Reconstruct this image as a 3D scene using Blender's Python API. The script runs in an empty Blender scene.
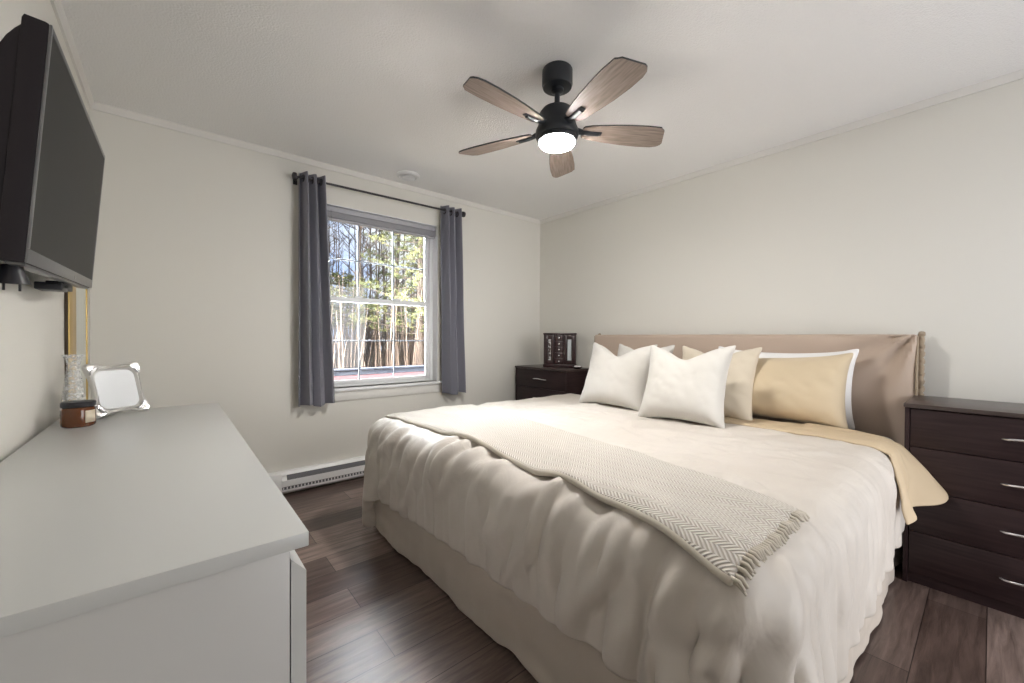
import bpy, bmesh, math, random
import numpy as np
from mathutils import Vector, Matrix, noise
from mathutils.bvhtree import BVHTree

C = bpy.context.scene.collection
PI = math.pi
SC = bpy.context.scene

# ------------------------------------------------------------------ camera
CAM_H = 1.08644
YAW, PIT, ROL = 0.700387112, -0.00995850700, 0.00533306724
fw = Vector((math.sin(YAW)*math.cos(PIT), math.cos(YAW)*math.cos(PIT), math.sin(PIT)))
rt = Vector((math.cos(YAW), -math.sin(YAW), 0))
up = rt.cross(fw)
r2 = rt*math.cos(ROL) + up*math.sin(ROL)
u2 = -rt*math.sin(ROL) + up*math.cos(ROL)
cam_data = bpy.data.cameras.new('camera')
cam = bpy.data.objects.new('camera', cam_data)
C.objects.link(cam)
M = Matrix((r2, u2, -fw)).transposed().to_4x4()
M.translation = Vector((0, 0, CAM_H))
cam.matrix_world = M
cam_data.sensor_width = 36.0
cam_data.lens = 404.312/1024*36.0
cam_data.clip_start = 0.02
cam_data.clip_end = 200
SC.camera = cam

# ------------------------------------------------------------------ room numbers
XL, XH, YB, YW, H = -0.335, 3.035, -1.15, 3.14, 2.34
WX0, WX1, WZ0, WZ1 = 0.785, 1.79, 0.70, 2.06

# ------------------------------------------------------------------ world, lights, exposure
W = bpy.data.worlds.new('world')
SC.world = W
W.use_nodes = True
wn = W.node_tree
for n in list(wn.nodes):
    wn.nodes.remove(n)
wo = wn.nodes.new('ShaderNodeOutputWorld')
bg = wn.nodes.new('ShaderNodeBackground')
tc = wn.nodes.new('ShaderNodeTexCoord')
nz = wn.nodes.new('ShaderNodeTexNoise')
nz.inputs['Scale'].default_value = 3.0
nz.inputs['Detail'].default_value = 5
cr = wn.nodes.new('ShaderNodeValToRGB')
cr.color_ramp.elements[0].position = 0.42
cr.color_ramp.elements[0].color = (0.50, 0.64, 0.95, 1)
cr.color_ramp.elements[1].position = 0.6
cr.color_ramp.elements[1].color = (0.95, 0.97, 1.0, 1)
wn.links.new(tc.outputs['Generated'], nz.inputs['Vector'])
wn.links.new(nz.outputs['Fac'], cr.inputs['Fac'])
wn.links.new(cr.outputs['Color'], bg.inputs['Color'])
bg.inputs['Strength'].default_value = 0.72
wn.links.new(bg.outputs['Background'], wo.inputs['Surface'])


def area(name, loc, target, sx, sy, power, col=(1, 1, 1), spread=PI):
    d = bpy.data.lights.new(name, 'AREA')
    d.shape = 'RECTANGLE'
    d.size, d.size_y = sx, sy
    d.energy = power
    d.color = col
    d.spread = spread
    o = bpy.data.objects.new(name, d)
    C.objects.link(o)
    o.location = loc
    o.rotation_euler = (Vector(target)-Vector(loc)).to_track_quat('-Z', 'Y').to_euler()
    return o


# added area lamp boosting the daylight, hung above what the window shows
area('daylight_boost', (1.3, 5.5, 5.0), (1.3, 3.1, 1.2), 6.0, 2.8, 3000, (0.88, 0.94, 1.0), 2.6)
area('low_fill_west', (-2.9, 5.0, -0.1), (1.3, 3.1, 1.6), 2.4, 2.4, 3000, (0.88, 0.94, 1.0), 1.7)  # added low lamp out of view, aimed up to brighten the ceiling
area('low_fill_east', (5.6, 5.0, -0.1), (1.3, 3.1, 1.6), 2.4, 2.4, 3000, (0.88, 0.94, 1.0), 1.7)# added low lamp out of view, pairs with the west one
area('rear_fill', (2.0, YB-2.0, 1.5), (1.9, 1.0, 1.4), 4.0, 3.0, 85, (1.0, 0.97, 0.93))  # added fill lamp beyond the unseen opening behind the camera

SC.view_settings.view_transform = 'Standard'
SC.view_settings.look = 'None'
SC.view_settings.exposure = 0.98
SC.view_settings.gamma = 1.0
SC.view_settings.use_curve_mapping = False
SC.cycles.use_denoising = True
SC.cycles.max_bounces = 10
SC.cycles.diffuse_bounces = 7
SC.cycles.sample_clamp_indirect = 8


# ------------------------------------------------------------------ materials
def mat(name, col, rough=0.5, metal=0.0, spec=0.5, **kw):
    m = bpy.data.materials.new(name)
    m.use_nodes = True
    b = m.node_tree.nodes['Principled BSDF']
    b.inputs['Base Color'].default_value = (*col, 1)
    b.inputs['Roughness'].default_value = rough
    b.inputs['Metallic'].default_value = metal
    b.inputs['Specular IOR Level'].default_value = spec
    for k, v in kw.items():
        b.inputs[k.replace('_', ' ')].default_value = v
    return m


def N(m, t, **kw):
    n = m.node_tree.nodes.new(t)
    for k, v in kw.items():
        if hasattr(n, k):
            setattr(n, k, v)
        else:
            n.inputs[k].default_value = v
    return n


def L(m, a, b):
    m.node_tree.links.new(a, b)


def BS(m):
    return m.node_tree.nodes['Principled BSDF']


def coords(m, scale=(1, 1, 1), rot=(0, 0, 0), kind='Object'):
    t = N(m, 'ShaderNodeTexCoord')
    mp = N(m, 'ShaderNodeMapping')
    mp.inputs['Scale'].default_value = scale
    mp.inputs['Rotation'].default_value = rot
    L(m, t.outputs[kind], mp.inputs['Vector'])
    return mp.outputs['Vector']


def noise_bump(m, scale=40, strength=0.2, dist=0.005, sc=(1, 1, 1), detail=3):
    n = N(m, 'ShaderNodeTexNoise')
    n.inputs['Scale'].default_value = scale
    n.inputs['Detail'].default_value = detail
    L(m, coords(m, sc), n.inputs['Vector'])
    b = N(m, 'ShaderNodeBump')
    b.inputs['Strength'].default_value = strength
    b.inputs['Distance'].default_value = dist
    L(m, n.outputs['Fac'], b.inputs['Height'])
    L(m, b.outputs['Normal'], BS(m).inputs['Normal'])
    return n


def noise_col(m, c1, c2, scale=5, sc=(1, 1, 1), detail=4, lo=0.35, hi=0.65):
    n = N(m, 'ShaderNodeTexNoise')
    n.inputs['Scale'].default_value = scale
    n.inputs['Detail'].default_value = detail
    L(m, coords(m, sc), n.inputs['Vector'])
    r = N(m, 'ShaderNodeValToRGB')
    r.color_ramp.elements[0].position = lo
    r.color_ramp.elements[0].color = (*c1, 1)
    r.color_ramp.elements[1].position = hi
    r.color_ramp.elements[1].color = (*c2, 1)
    L(m, n.outputs['Fac'], r.inputs['Fac'])
    L(m, r.outputs['Color'], BS(m).inputs['Base Color'])
    return r


MT = {}
MT['wall'] = mat('wall_paint', (0.72, 0.705, 0.655), 0.75, spec=0.3)
noise_bump(MT['wall'], 220, 0.08, 0.002)
MT['ceiling'] = mat('ceiling_paint', (0.86, 0.855, 0.845), 0.9, spec=0.2)
noise_bump(MT['ceiling'], 130, 0.55, 0.006, detail=5)
MT['trim'] = mat('trim_paint', (0.74, 0.725, 0.69), 0.5)
MT['vinyl'] = mat('white_vinyl', (0.78, 0.79, 0.80), 0.35)
MT['grille'] = mat('grille_vinyl', (0.10, 0.105, 0.115), 0.4)
MT['heater'] = mat('heater_enamel', (0.80, 0.80, 0.80), 0.35)
MT['heater_dark'] = mat('heater_slot', (0.12, 0.12, 0.13), 0.6)
MT['white_lac'] = mat('white_lacquer', (0.56, 0.565, 0.55), 0.28)
MT['white_side'] = mat('white_side', (0.56, 0.555, 0.54), 0.3)
MT['dark_gap'] = mat('dark_gap', (0.03, 0.03, 0.03), 0.8)
MT['rod'] = mat('rod_metal', (0.06, 0.055, 0.06), 0.4, 0.7)
MT['black'] = mat('black_plastic', (0.012, 0.012, 0.016), 0.4)
MT['fan_black'] = mat('fan_black', (0.014, 0.017, 0.022), 0.42)
MT['tv_black'] = mat('tv_black', (0.020, 0.016, 0.019), 0.6, spec=0.25)
noise_bump(MT['tv_black'], 60, 0.3, 0.002, (1, 1, .15))
MT['tv_screen'] = mat('tv_screen', (0.013, 0.013, 0.012), 0.4, spec=0.08)
MT['tv_bezel'] = mat('tv_bezel', (0.16, 0.16, 0.165), 0.3, 0.5)
MT['chrome'] = mat('chrome', (0.75, 0.75, 0.77), 0.25, 1.0)
MT['silver'] = mat('silver_plate', (0.78, 0.77, 0.75), 0.3, 0.85)
MT['gold'] = mat('gold_frame', (0.55, 0.38, 0.13), 0.35, 0.6)
MT['mirror'] = mat('mirror_glass', (0.85, 0.90, 0.88), 0.02, 1.0)
MT['brown_edge'] = mat('brown_edge', (0.05, 0.03, 0.015), 0.5)


def glass(name, col=(1, 1, 1), rough=0.0):
    m = bpy.data.materials.new(name)
    m.use_nodes = True
    nt = m.node_tree
    for n in list(nt.nodes):
        nt.nodes.remove(n)
    o = nt.nodes.new('ShaderNodeOutputMaterial')
    t = nt.nodes.new('ShaderNodeBsdfTransparent')
    t.inputs['Color'].default_value = (*col, 1)
    g = nt.nodes.new('ShaderNodeBsdfGlossy')
    g.inputs['Roughness'].default_value = rough
    fr = nt.nodes.new('ShaderNodeFresnel')
    fr.inputs['IOR'].default_value = 1.45
    mx = nt.nodes.new('ShaderNodeMixShader')
    nt.links.new(fr.outputs[0], mx.inputs[0])
    nt.links.new(t.outputs[0], mx.inputs[1])
    nt.links.new(g.outputs[0], mx.inputs[2])
    nt.links.new(mx.outputs[0], o.inputs['Surface'])
    return m


MT['pane'] = glass('window_pane', (0.97, 0.98, 0.98))
m = MT['vase'] = mat('vase_glass', (0.85, 0.87, 0.87), 0.12)
vv = N(m, 'ShaderNodeTexVoronoi')
vv.inputs['Scale'].default_value = 90
L(m, coords(m), vv.inputs['Vector'])
vr = N(m, 'ShaderNodeValToRGB')
vr.color_ramp.elements[0].position = 0.1
vr.color_ramp.elements[0].color = (0.45, 0.45, 0.45, 1)
vr.color_ramp.elements[1].position = 0.6
vr.color_ramp.elements[1].color = (0.12, 0.12, 0.12, 1)
L(m, vv.outputs['Distance'], vr.inputs['Fac'])
L(m, vr.outputs['Color'], BS(m).inputs['Alpha'])
MT['amber'] = mat('amber_glass', (0.12, 0.036, 0.010), 0.12, spec=0.6)
MT['label'] = mat('paper_label', (0.62, 0.54, 0.42), 0.7)
MT['photo'] = mat('blank_photo', (0.72, 0.74, 0.76), 0.25)
MT['espresso'] = mat('espresso_wood', (0.03, 0.02, 0.02), 0.42, spec=0.3)
noise_col(MT['espresso'], (0.018, 0.009, 0.010), (0.034, 0.019, 0.020), 6, (1.5, 1, 14), lo=0.3, hi=0.7)
MT['espresso_top'] = mat('espresso_top', (0.05, 0.036, 0.033), 0.3)
noise_col(MT['espresso_top'], (0.035, 0.024, 0.022), (0.065, 0.046, 0.042), 6, (10, 1, 1), lo=0.3, hi=0.7)
MT['jewel_wood'] = mat('jewel_wood', (0.025, 0.008, 0.009), 0.3)
MT['curtain'] = mat('curtain_fabric', (0.185, 0.185, 0.225), 0.7)
MT['curtain'].node_tree.nodes['Principled BSDF'].inputs['Sheen Weight'].default_value = 0.3
noise_bump(MT['curtain'], 400, 0.2, 0.001)
MT['blind'] = mat('blind_slats', (0.42, 0.42, 0.45), 0.4)

# floor: planks running along X
m = MT['floor'] = mat('floor_planks', (0.1, 0.07, 0.06), 0.33)
mp = coords(m)
bk = N(m, 'ShaderNodeTexBrick', offset=0.37, offset_frequency=2)
bk.inputs['Scale'].default_value = 1.0
bk.inputs['Brick Width'].default_value = 0.92
bk.inputs['Row Height'].default_value = 0.162
bk.inputs['Mortar Size'].default_value = 0.0016
bk.inputs['Mortar Smooth'].default_value = 0.3
bk.inputs['Color1'].default_value = (0.080, 0.054, 0.046, 1)
bk.inputs['Color2'].default_value = (0.25, 0.192, 0.170, 1)
bk.inputs['Mortar'].default_value = (0.015, 0.01, 0.009, 1)
L(m, mp, bk.inputs['Vector'])
g1 = N(m, 'ShaderNodeTexNoise')
g1.inputs['Scale'].default_value = 7.0
g1.inputs['Detail'].default_value = 8
g1.inputs['Roughness'].default_value = 0.65
g1.inputs['Distortion'].default_value = 0.6
L(m, coords(m, (0.55, 6.0, 1)), g1.inputs['Vector'])
gr = N(m, 'ShaderNodeValToRGB')
gr.color_ramp.elements[0].position = 0.3
gr.color_ramp.elements[0].color = (0.50, 0.46, 0.43, 1)
gr.color_ramp.elements[1].position = 0.68
gr.color_ramp.elements[1].color = (1.45, 1.42, 1.40, 1)
L(m, g1.outputs['Fac'], gr.inputs['Fac'])
mx = N(m, 'ShaderNodeMix', data_type='RGBA', blend_type='MULTIPLY')
mx.inputs[0].default_value = 1.0
L(m, bk.outputs['Color'], mx.inputs[6])
L(m, gr.outputs['Color'], mx.inputs[7])
L(m, mx.outputs[2], BS(m).inputs['Base Color'])
bp = N(m, 'ShaderNodeBump')
bp.inputs['Strength'].default_value = 0.25
bp.inputs['Distance'].default_value = 0.002
L(m, g1.outputs['Fac'], bp.inputs['Height'])
L(m, bp.outputs['Normal'], BS(m).inputs['Normal'])


def fabric(name, c1, c2, rough=0.8, bump=0.15, scale=350, sheen=0.2, spec=0.3):
    m = mat(name, c1, rough, spec=spec)
    noise_col(m, c1, c2, 3, lo=0.3, hi=0.7)
    noise_bump(m, scale, bump, 0.0015)
    BS(m).inputs['Sheen Weight'].default_value = sheen
    return m


MT['duvet'] = fabric('duvet_cotton', (0.555, 0.508, 0.458), (0.595, 0.553, 0.505), 0.5, 0.04, sheen=0.0, spec=0.6)
nb_ = [n for n in MT['duvet'].node_tree.nodes if n.bl_idname == 'ShaderNodeBump'][0]
wn_ = N(MT['duvet'], 'ShaderNodeTexNoise')
wn_.inputs['Scale'].default_value = 7.0
wn_.inputs['Detail'].default_value = 3
wn_.inputs['Distortion'].default_value = 0.8
L(MT['duvet'], coords(MT['duvet'], (1.0, 1.6, 0.8), (0.5, 0.3, 0.6)), wn_.inputs['Vector'])
nb2 = N(MT['duvet'], 'ShaderNodeBump')
nb2.inputs['Strength'].default_value = 0.16
nb2.inputs['Distance'].default_value = 0.05
L(MT['duvet'], wn_.outputs['Fac'], nb2.inputs['Height'])
L(MT['duvet'], nb2.outputs['Normal'], nb_.inputs['Normal'])
MT['cuff'] = fabric('gold_cotton', (0.52, 0.41, 0.275), (0.55, 0.44, 0.30), 0.6, 0.04, sheen=0.0)
MT['skirt'] = fabric('skirt_cotton', (0.48, 0.42, 0.36), (0.52, 0.46, 0.40), 0.8)
MT['sheet'] = fabric('sheet_cotton', (0.55, 0.53, 0.51), (0.60, 0.58, 0.56), 0.7)
MT['linen'] = fabric('headboard_linen', (0.46, 0.365, 0.295), (0.50, 0.40, 0.325), 0.85)
MT['linen_dark'] = fabric('headboard_ruffle', (0.30, 0.24, 0.17), (0.36, 0.29, 0.21), 0.85)
MT['pil_white'] = fabric('pillow_ivory', (0.56, 0.54, 0.50), (0.60, 0.58, 0.545), 0.8)
MT['pil_cream'] = fabric('pillow_cream', (0.54, 0.475, 0.375), (0.58, 0.515, 0.415), 0.8)
MT['pil_gold'] = fabric('pillow_gold', (0.54, 0.44, 0.30), (0.58, 0.475, 0.33), 0.7)
MT['pil_clean'] = fabric('pillow_plain_white', (0.78, 0.77, 0.76), (0.80, 0.79, 0.78), 0.8)

# throw: herringbone weave from object coordinates
m = MT['throw'] = mat('throw_weave', (0.62, 0.58, 0.52), 0.9, spec=0.2)
tcn = N(m, 'ShaderNodeTexCoord')
sp = N(m, 'ShaderNodeSeparateXYZ')
L(m, tcn.outputs['Object'], sp.inputs[0])
def mth(m, op, a, b=None, c=None):
    n = N(m, 'ShaderNodeMath', operation=op)
    for i, v in enumerate((a, b, c)):
        if v is None:
            continue
        if isinstance(v, (int, float)):
            n.inputs[i].default_value = v
        else:
            L(m, v, n.inputs[i])
    return n.outputs[0]
tri = mth(m, 'PINGPONG', sp.outputs['X'], 0.022)
ph = mth(m, 'ADD', sp.outputs['Y'], mth(m, 'MULTIPLY', tri, 1.0))
sn = mth(m, 'SINE', mth(m, 'MULTIPLY', ph, 2*PI/0.0115))
rp = N(m, 'ShaderNodeValToRGB')
rp.color_ramp.elements[0].position = 0.25
rp.color_ramp.elements[0].color = (0.47, 0.425, 0.37, 1)
rp.color_ramp.elements[1].position = 0.7
rp.color_ramp.elements[1].color = (0.65, 0.615, 0.57, 1)
L(m, mth(m, 'MULTIPLY_ADD', sn, 0.5, 0.5), rp.inputs['Fac'])
L(m, rp.outputs['Color'], BS(m).inputs['Base Color'])
bp = N(m, 'ShaderNodeBump')
bp.inputs['Strength'].default_value = 0.6
bp.inputs['Distance'].default_value = 0.003
L(m, sn, bp.inputs['Height'])
L(m, bp.outputs['Normal'], BS(m).inputs['Normal'])
MT['fringe'] = fabric('throw_fringe', (0.55, 0.50, 0.42), (0.62, 0.57, 0.50), 0.9)

# fan blade wood (weathered brown)
m = MT['blade'] = mat('blade_wood', (0.25, 0.16, 0.12), 0.5)
noise_col(m, (0.165, 0.125, 0.10), (0.32, 0.255, 0.215), 7, (1.2, 14, 1), lo=0.3, hi=0.7)
MT['lamp'] = bpy.data.materials.new('lamp_diffuser')
MT['lamp'].use_nodes = True
b = BS(MT['lamp'])
b.inputs['Base Color'].default_value = (0.9, 0.9, 0.9, 1)
b.inputs['Emission Color'].default_value = (1.0, 0.97, 0.93, 1)
b.inputs['Emission Strength'].default_value = 200.0

MT['bark_tan'] = mat('bark_tan', (0.42, 0.33, 0.27), 0.9)
noise_col(MT['bark_tan'], (0.06, 0.042, 0.034), (0.20, 0.158, 0.132), 5, (1, 1, .3), lo=0.35, hi=0.65)
MT['bark_dark'] = mat('bark_dark', (0.13, 0.095, 0.075), 0.9)
MT['needles'] = mat('needles', (0.30, 0.34, 0.10), 0.8)
noise_col(MT['needles'], (0.035, 0.048, 0.015), (0.19, 0.18, 0.062), 3, lo=0.35, hi=0.65)
MT['brush'] = mat('dry_brush', (0.35, 0.25, 0.18), 0.9)
noise_col(MT['brush'], (0.08, 0.05, 0.035), (0.29, 0.21, 0.16), 3, (1, 1, .4), lo=0.35, hi=0.65)
MT['ground'] = mat('dry_ground', (0.33, 0.26, 0.18), 0.95)
noise_col(MT['ground'], (0.20, 0.15, 0.10), (0.45, 0.37, 0.26), 4)
MT['deck_grey'] = mat('deck_grey', (0.05, 0.053, 0.066), 1.0, spec=0.0)
MT['deck_red'] = mat('deck_red', (0.05, 0.024, 0.024), 1.0, spec=0.0)


# ------------------------------------------------------------------ mesh helpers
class MB:
    def __init__(s):
        s.bm = bmesh.new()

    def box(s, x0, x1, y0, y1, z0, z1, bev=0.0, seg=2):
        r = bmesh.ops.create_cube(s.bm, size=1.0)
        vs = r['verts']
        for v in vs:
            v.co = Vector((x0+(v.co.x+.5)*(x1-x0), y0+(v.co.y+.5)*(y1-y0), z0+(v.co.z+.5)*(z1-z0)))
        if bev > 0:
            es = list({e for v in vs for e in v.link_edges})
            bmesh.ops.bevel(s.bm, geom=es, offset=bev, segments=seg, profile=0.5, affect='EDGES')
        return s

    def tube(s, pts, rads, n=12, caps=True):
        pts = [Vector(p) for p in pts]
        if isinstance(rads, (int, float)):
            rads = [rads]*len(pts)
        rings = []
        pn = None
        for i, p in enumerate(pts):
            if i == 0:
                d = pts[1]-p
            elif i == len(pts)-1:
                d = p-pts[i-1]
            else:
                d = pts[i+1]-pts[i-1]
            if d.length < 1e-9:
                d = Vector((0, 0, 1))
            d.normalize()
            a = pn if pn is not None else (Vector((0, 0, 1)) if abs(d.z) < 0.9 else Vector((1, 0, 0)))
            a = (a - d*a.dot(d)).normalized()
            pn = a
            bb = d.cross(a)
            rings.append([s.bm.verts.new(p + rads[i]*(math.cos(2*PI*k/n)*a+math.sin(2*PI*k/n)*bb)) for k in range(n)])
        for r0, r1 in zip(rings, rings[1:]):
            for k in range(n):
                s.bm.faces.new((r0[k], r0[(k+1) % n], r1[(k+1) % n], r1[k]))
        if caps:
            s.bm.faces.new(rings[0][::-1])
            s.bm.faces.new(rings[-1])
        return s

    def lathe(s, prof, c=(0, 0, 0), n=40, axis='Z', caps=True):
        cx, cy, cz = c
        rings = []
        for r, z in prof:
            ring = []
            for k in range(n):
                a = 2*PI*k/n
                if axis == 'Z':
                    p = (cx+r*math.cos(a), cy+r*math.sin(a), cz+z)
                elif axis == 'X':
                    p = (cx+z, cy+r*math.cos(a), cz+r*math.sin(a))
                else:
                    p = (cx+r*math.cos(a), cy+z, cz+r*math.sin(a))
                ring.append(s.bm.verts.new(p))
            rings.append(ring)
        for r0, r1 in zip(rings, rings[1:]):
            for k in range(n):
                s.bm.faces.new((r0[k], r0[(k+1) % n], r1[(k+1) % n], r1[k]))
        if caps:
            s.bm.faces.new(rings[0][::-1])
            s.bm.faces.new(rings[-1])
        return s

    def prism(s, poly, a0, a1, axis='Y', bev=0.0):
        """poly in the plane across axis; extruded from a0 to a1"""
        def P(u, v, a):
            return {'X': (a, u, v), 'Y': (u, a, v), 'Z': (u, v, a)}[axis]
        b0 = [s.bm.verts.new(P(u, v, a0)) for u, v in poly]
        b1 = [s.bm.verts.new(P(u, v, a1)) for u, v in poly]
        n = len(poly)
        fs = [s.bm.faces.new(b0[::-1]), s.bm.faces.new(b1)]
        for k in range(n):
            fs.append(s.bm.faces.new((b0[k], b0[(k+1) % n], b1[(k+1) % n], b1[k])))
        if bev > 0:
            es = list({e for f in fs for e in f.edges})
            bmesh.ops.bevel(s.bm, geom=es, offset=bev, segments=2, profile=0.5, affect='EDGES')
        return s

    def xf(s, M):
        bmesh.ops.transform(s.bm, matrix=M, verts=s.bm.verts)
        return s

    def build(s, name, m, parent=None, smooth=True, angle=35):
        bmesh.ops.recalc_face_normals(s.bm, faces=s.bm.faces)
        me = bpy.data.meshes.new(name)
        s.bm.to_mesh(me)
        s.bm.free()
        return mkobj(name, me, m, parent, smooth, angle)


def mkobj(name, me, m, parent=None, smooth=True, angle=35):
    if m is not None:
        me.materials.append(m)
    if smooth:
        for p in me.polygons:
            p.use_smooth = True
        if angle and hasattr(me, 'set_sharp_from_angle'):
            me.set_sharp_from_angle(angle=math.radians(angle))
    o = bpy.data.objects.new(name, me)
    C.objects.link(o)
    if parent is not None:
        o.parent = parent
    return o


def grid_mesh(name, P, m, parent=None, quads=None, thick=0.0, sub=0, offset=0):
    """P: (nu,nv,3) array"""
    nu, nv = P.shape[:2]
    idx = np.arange(nu*nv).reshape(nu, nv)
    f = np.stack([idx[:-1, :-1], idx[1:, :-1], idx[1:, 1:], idx[:-1, 1:]], -1).reshape(-1, 4)
    me = bpy.data.meshes.new(name)
    me.from_pydata([tuple(map(float, p)) for p in P.reshape(-1, 3)], [], f.tolist())
    me.update()
    o = mkobj(name, me, m, parent, True, 0)
    if thick:
        md = o.modifiers.new('thickness', 'SOLIDIFY')
        md.thickness = thick
        md.offset = offset
    if sub:
        md = o.modifiers.new('smooth', 'SUBSURF')
        md.levels = md.render_levels = sub
    return o


def empty(name, loc=(0, 0, 0), rz=0.0):
    o = bpy.data.objects.new(name, None)
    C.objects.link(o)
    o.location = loc
    o.rotation_euler = (0, 0, rz)
    return o


def tag(o, label=None, cat=None, group=None, kind=None):
    if label:
        o['label'] = label
    if cat:
        o['category'] = cat
    if group:
        o['group'] = group
    if kind:
        o['kind'] = kind
    return o


def copy_tree(o, parent=None):
    c = o.copy()
    C.objects.link(c)
    c.parent = parent
    for ch in list(o.children):
        copy_tree(ch, c)
    return c


def structure(o):
    o['kind'] = 'structure'
    return o


# ------------------------------------------------------------------ the room shell
T = 0.14
structure(MB().box(XL-T, XH+T, YB-T, YW+T, -0.1, 0).build('floor', MT['floor'], smooth=False))
structure(MB().box(XL-T, XH+T, YB-T, YW+T, H, H+0.1).build('ceiling', MT['ceiling'], smooth=False))
structure(MB().box(XL-T, XL, YB-T, YW+T, 0, H).build('wall_left', MT['wall'], smooth=False))
structure(MB().box(XH, XH+T, YB-T, YW+T, 0, H).build('wall_right', MT['wall'], smooth=False))
b = MB()
b.box(XL, WX0, YW, YW+T, 0, H)
b.box(WX1, XH, YW, YW+T, 0, H)
b.box(WX0, WX1, YW, YW+T, 0, WZ0)
b.box(WX0, WX1, YW, YW+T, WZ1, H)
structure(b.build('wall_window', MT['wall'], smooth=False))
DX0, DX1, DZ = 1.15, 2.85, 2.03     # unseen doorway added behind the camera to let fill light in
b = MB()
b.box(XL, DX0, YB-T, YB, 0, H)
b.box(DX1, XH, YB-T, YB, 0, H)
b.box(DX0, DX1, YB-T, YB, DZ, H)
structure(b.build('wall_back', MT['wall'], smooth=False))

# crown strips
cz0 = H-0.036
b = MB().prism([(YW, cz0), (YW-0.010, cz0), (YW-0.012, cz0+0.006), (YW-0.020, H-0.010), (YW-0.022, H), (YW, H)], XL, XH, 'X')
structure(b.build('trim_1', MT['trim'], smooth=False))
b = MB().prism([(XH, cz0), (XH-0.010, cz0), (XH-0.012, cz0+0.006), (XH-0.020, H-0.010), (XH-0.022, H), (XH, H)], YB, YW-0.022, 'Y')
structure(b.build('trim_2', MT['trim'], smooth=False))
b = MB().prism([(XL, cz0), (XL+0.010, cz0), (XL+0.012, cz0+0.006), (XL+0.020, H-0.010), (XL+0.022, H), (XL, H)], YB, YW-0.022, 'Y')
structure(b.build('trim_3', MT['trim'], smooth=False))
structure(MB().box(XH-0.012, XH, YB, YW-0.012, 0, 0.09, 0.003).build('baseboard_right', MT['trim'], smooth=False))
structure(MB().box(XL, XL+0.012, YB, YW-0.012, 0, 0.09, 0.003).build('baseboard_left', MT['trim'], smooth=False))
structure(MB().box(XL, XH, YW-0.012, YW, 0, 0.05, 0.003).build('baseboard_window', MT['trim'], smooth=False))

# ------------------------------------------------------------------ the window
win = structure(empty('window_1', ((WX0+WX1)/2, YW+0.1, WZ0)))


def wpart(b, name, m, **k):
    o = b.build(name, m, None, **k)
    o.parent = win
    o.matrix_parent_inverse = Matrix.Translation(-win.location)
    return o


FY0, FY1 = YW+0.075, YW+0.135
b = MB()
fwid = 0.035
b.box(WX0, WX0+fwid, FY0, FY1, WZ0, WZ1, 0.003)
b.box(WX1-fwid, WX1, FY0, FY1, WZ0, WZ1, 0.003)
b.box(WX0+fwid, WX1-fwid, FY0, FY1, WZ1-fwid, WZ1, 0.003)
b.box(WX0+fwid, WX1-fwid, FY0, FY1, WZ0, WZ0+0.015, 0.003)
wpart(b, 'window_frame', MT['vinyl'])
MZ = 1.375
SX0, SX1 = WX0+fwid, WX1-fwid


def sash(y0, y1, z0, z1, bot, top, side):
    b = MB()
    b.box(SX0, SX0+side, y0, y1, z0, z1, 0.004)
    b.box(SX1-side, SX1, y0, y1, z0, z1, 0.004)
    b.box(SX0+side, SX1-side, y0, y1, z0, z0+bot, 0.004)
    b.box(SX0+side, SX1-side, y0, y1, z1-top, z1, 0.004)
    o = wpart(b, 'window_sash', MT['vinyl'])
    g = MB()
    ym = (y0+y1)/2
    w = (SX1-SX0-2*side)/3
    for k in (1, 2):
        x = SX0+side+w*k
        g.box(x-0.006, x+0.006, ym+0.004, ym+0.012, z0+bot, z1-top, 0.002)
    zc = (z0+bot+z1-top)/2
    g.box(SX0+side, SX1-side, ym+0.004, ym+0.012, zc-0.006, zc+0.006, 0.002)
    wpart(g, 'window_grille', MT['grille'])
    p = MB().box(SX0+side, SX1-side, ym-0.002, ym+0.002, z0+bot, z1-top)
    wpart(p, 'window_glass', MT['pane'], smooth=False)
    return o


sash(FY0+0.004, FY0+0.028, WZ0+0.015, MZ+0.018, 0.034, 0.036, 0.034)
sash(FY0+0.032, FY0+0.056, MZ-0.018, WZ1-0.035, 0.036, 0.045, 0.030)
b = MB().box(1.10, 1.16, FY0-0.006, FY0+0.006, MZ+0.016, MZ+0.03, 0.003)
b.box(1.42, 1.48, FY0-0.006, FY0+0.006, MZ+0.016, MZ+0.03, 0.003)
wpart(b, 'sash_lock', MT['vinyl'])
# stool, apron and jamb lining
b = MB().box(WX0-0.05, WX1+0.05, YW-0.035, YW+0.0745, WZ0-0.022, WZ0, 0.005)
structure(b.build('trim_4', MT['vinyl']))
b = MB().box(WX0-0.03, WX1+0.03, YW-0.014, YW, WZ0-0.095, WZ0-0.022, 0.004)
structure(b.build('trim_5', MT['trim']))
b = MB()
b.box(WX0, WX0+0.006, YW+0.0005, FY0-0.0005, WZ0+0.0005, WZ1)
b.box(WX1-0.006, WX1, YW+0.0005, FY0-0.0005, WZ0+0.0005, WZ1)
b.box(WX0+0.006, WX1-0.006, YW+0.0005, FY0-0.0005, WZ1-0.006, WZ1)
structure(b.build('trim_6', MT['vinyl'], smooth=False))

# venetian blind drawn up at the window head
bl = empty('venetian_blind', ((WX0+WX1)/2, YW+0.04, WZ1-0.01))
tag(bl, 'grey-white venetian blind drawn up tight at the window head', 'blind')
inv = Matrix.Translation(-bl.location)


def under(o, p):
    o.parent = p
    o.matrix_parent_inverse = Matrix.Translation(-Vector(p.location))
    return o


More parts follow.
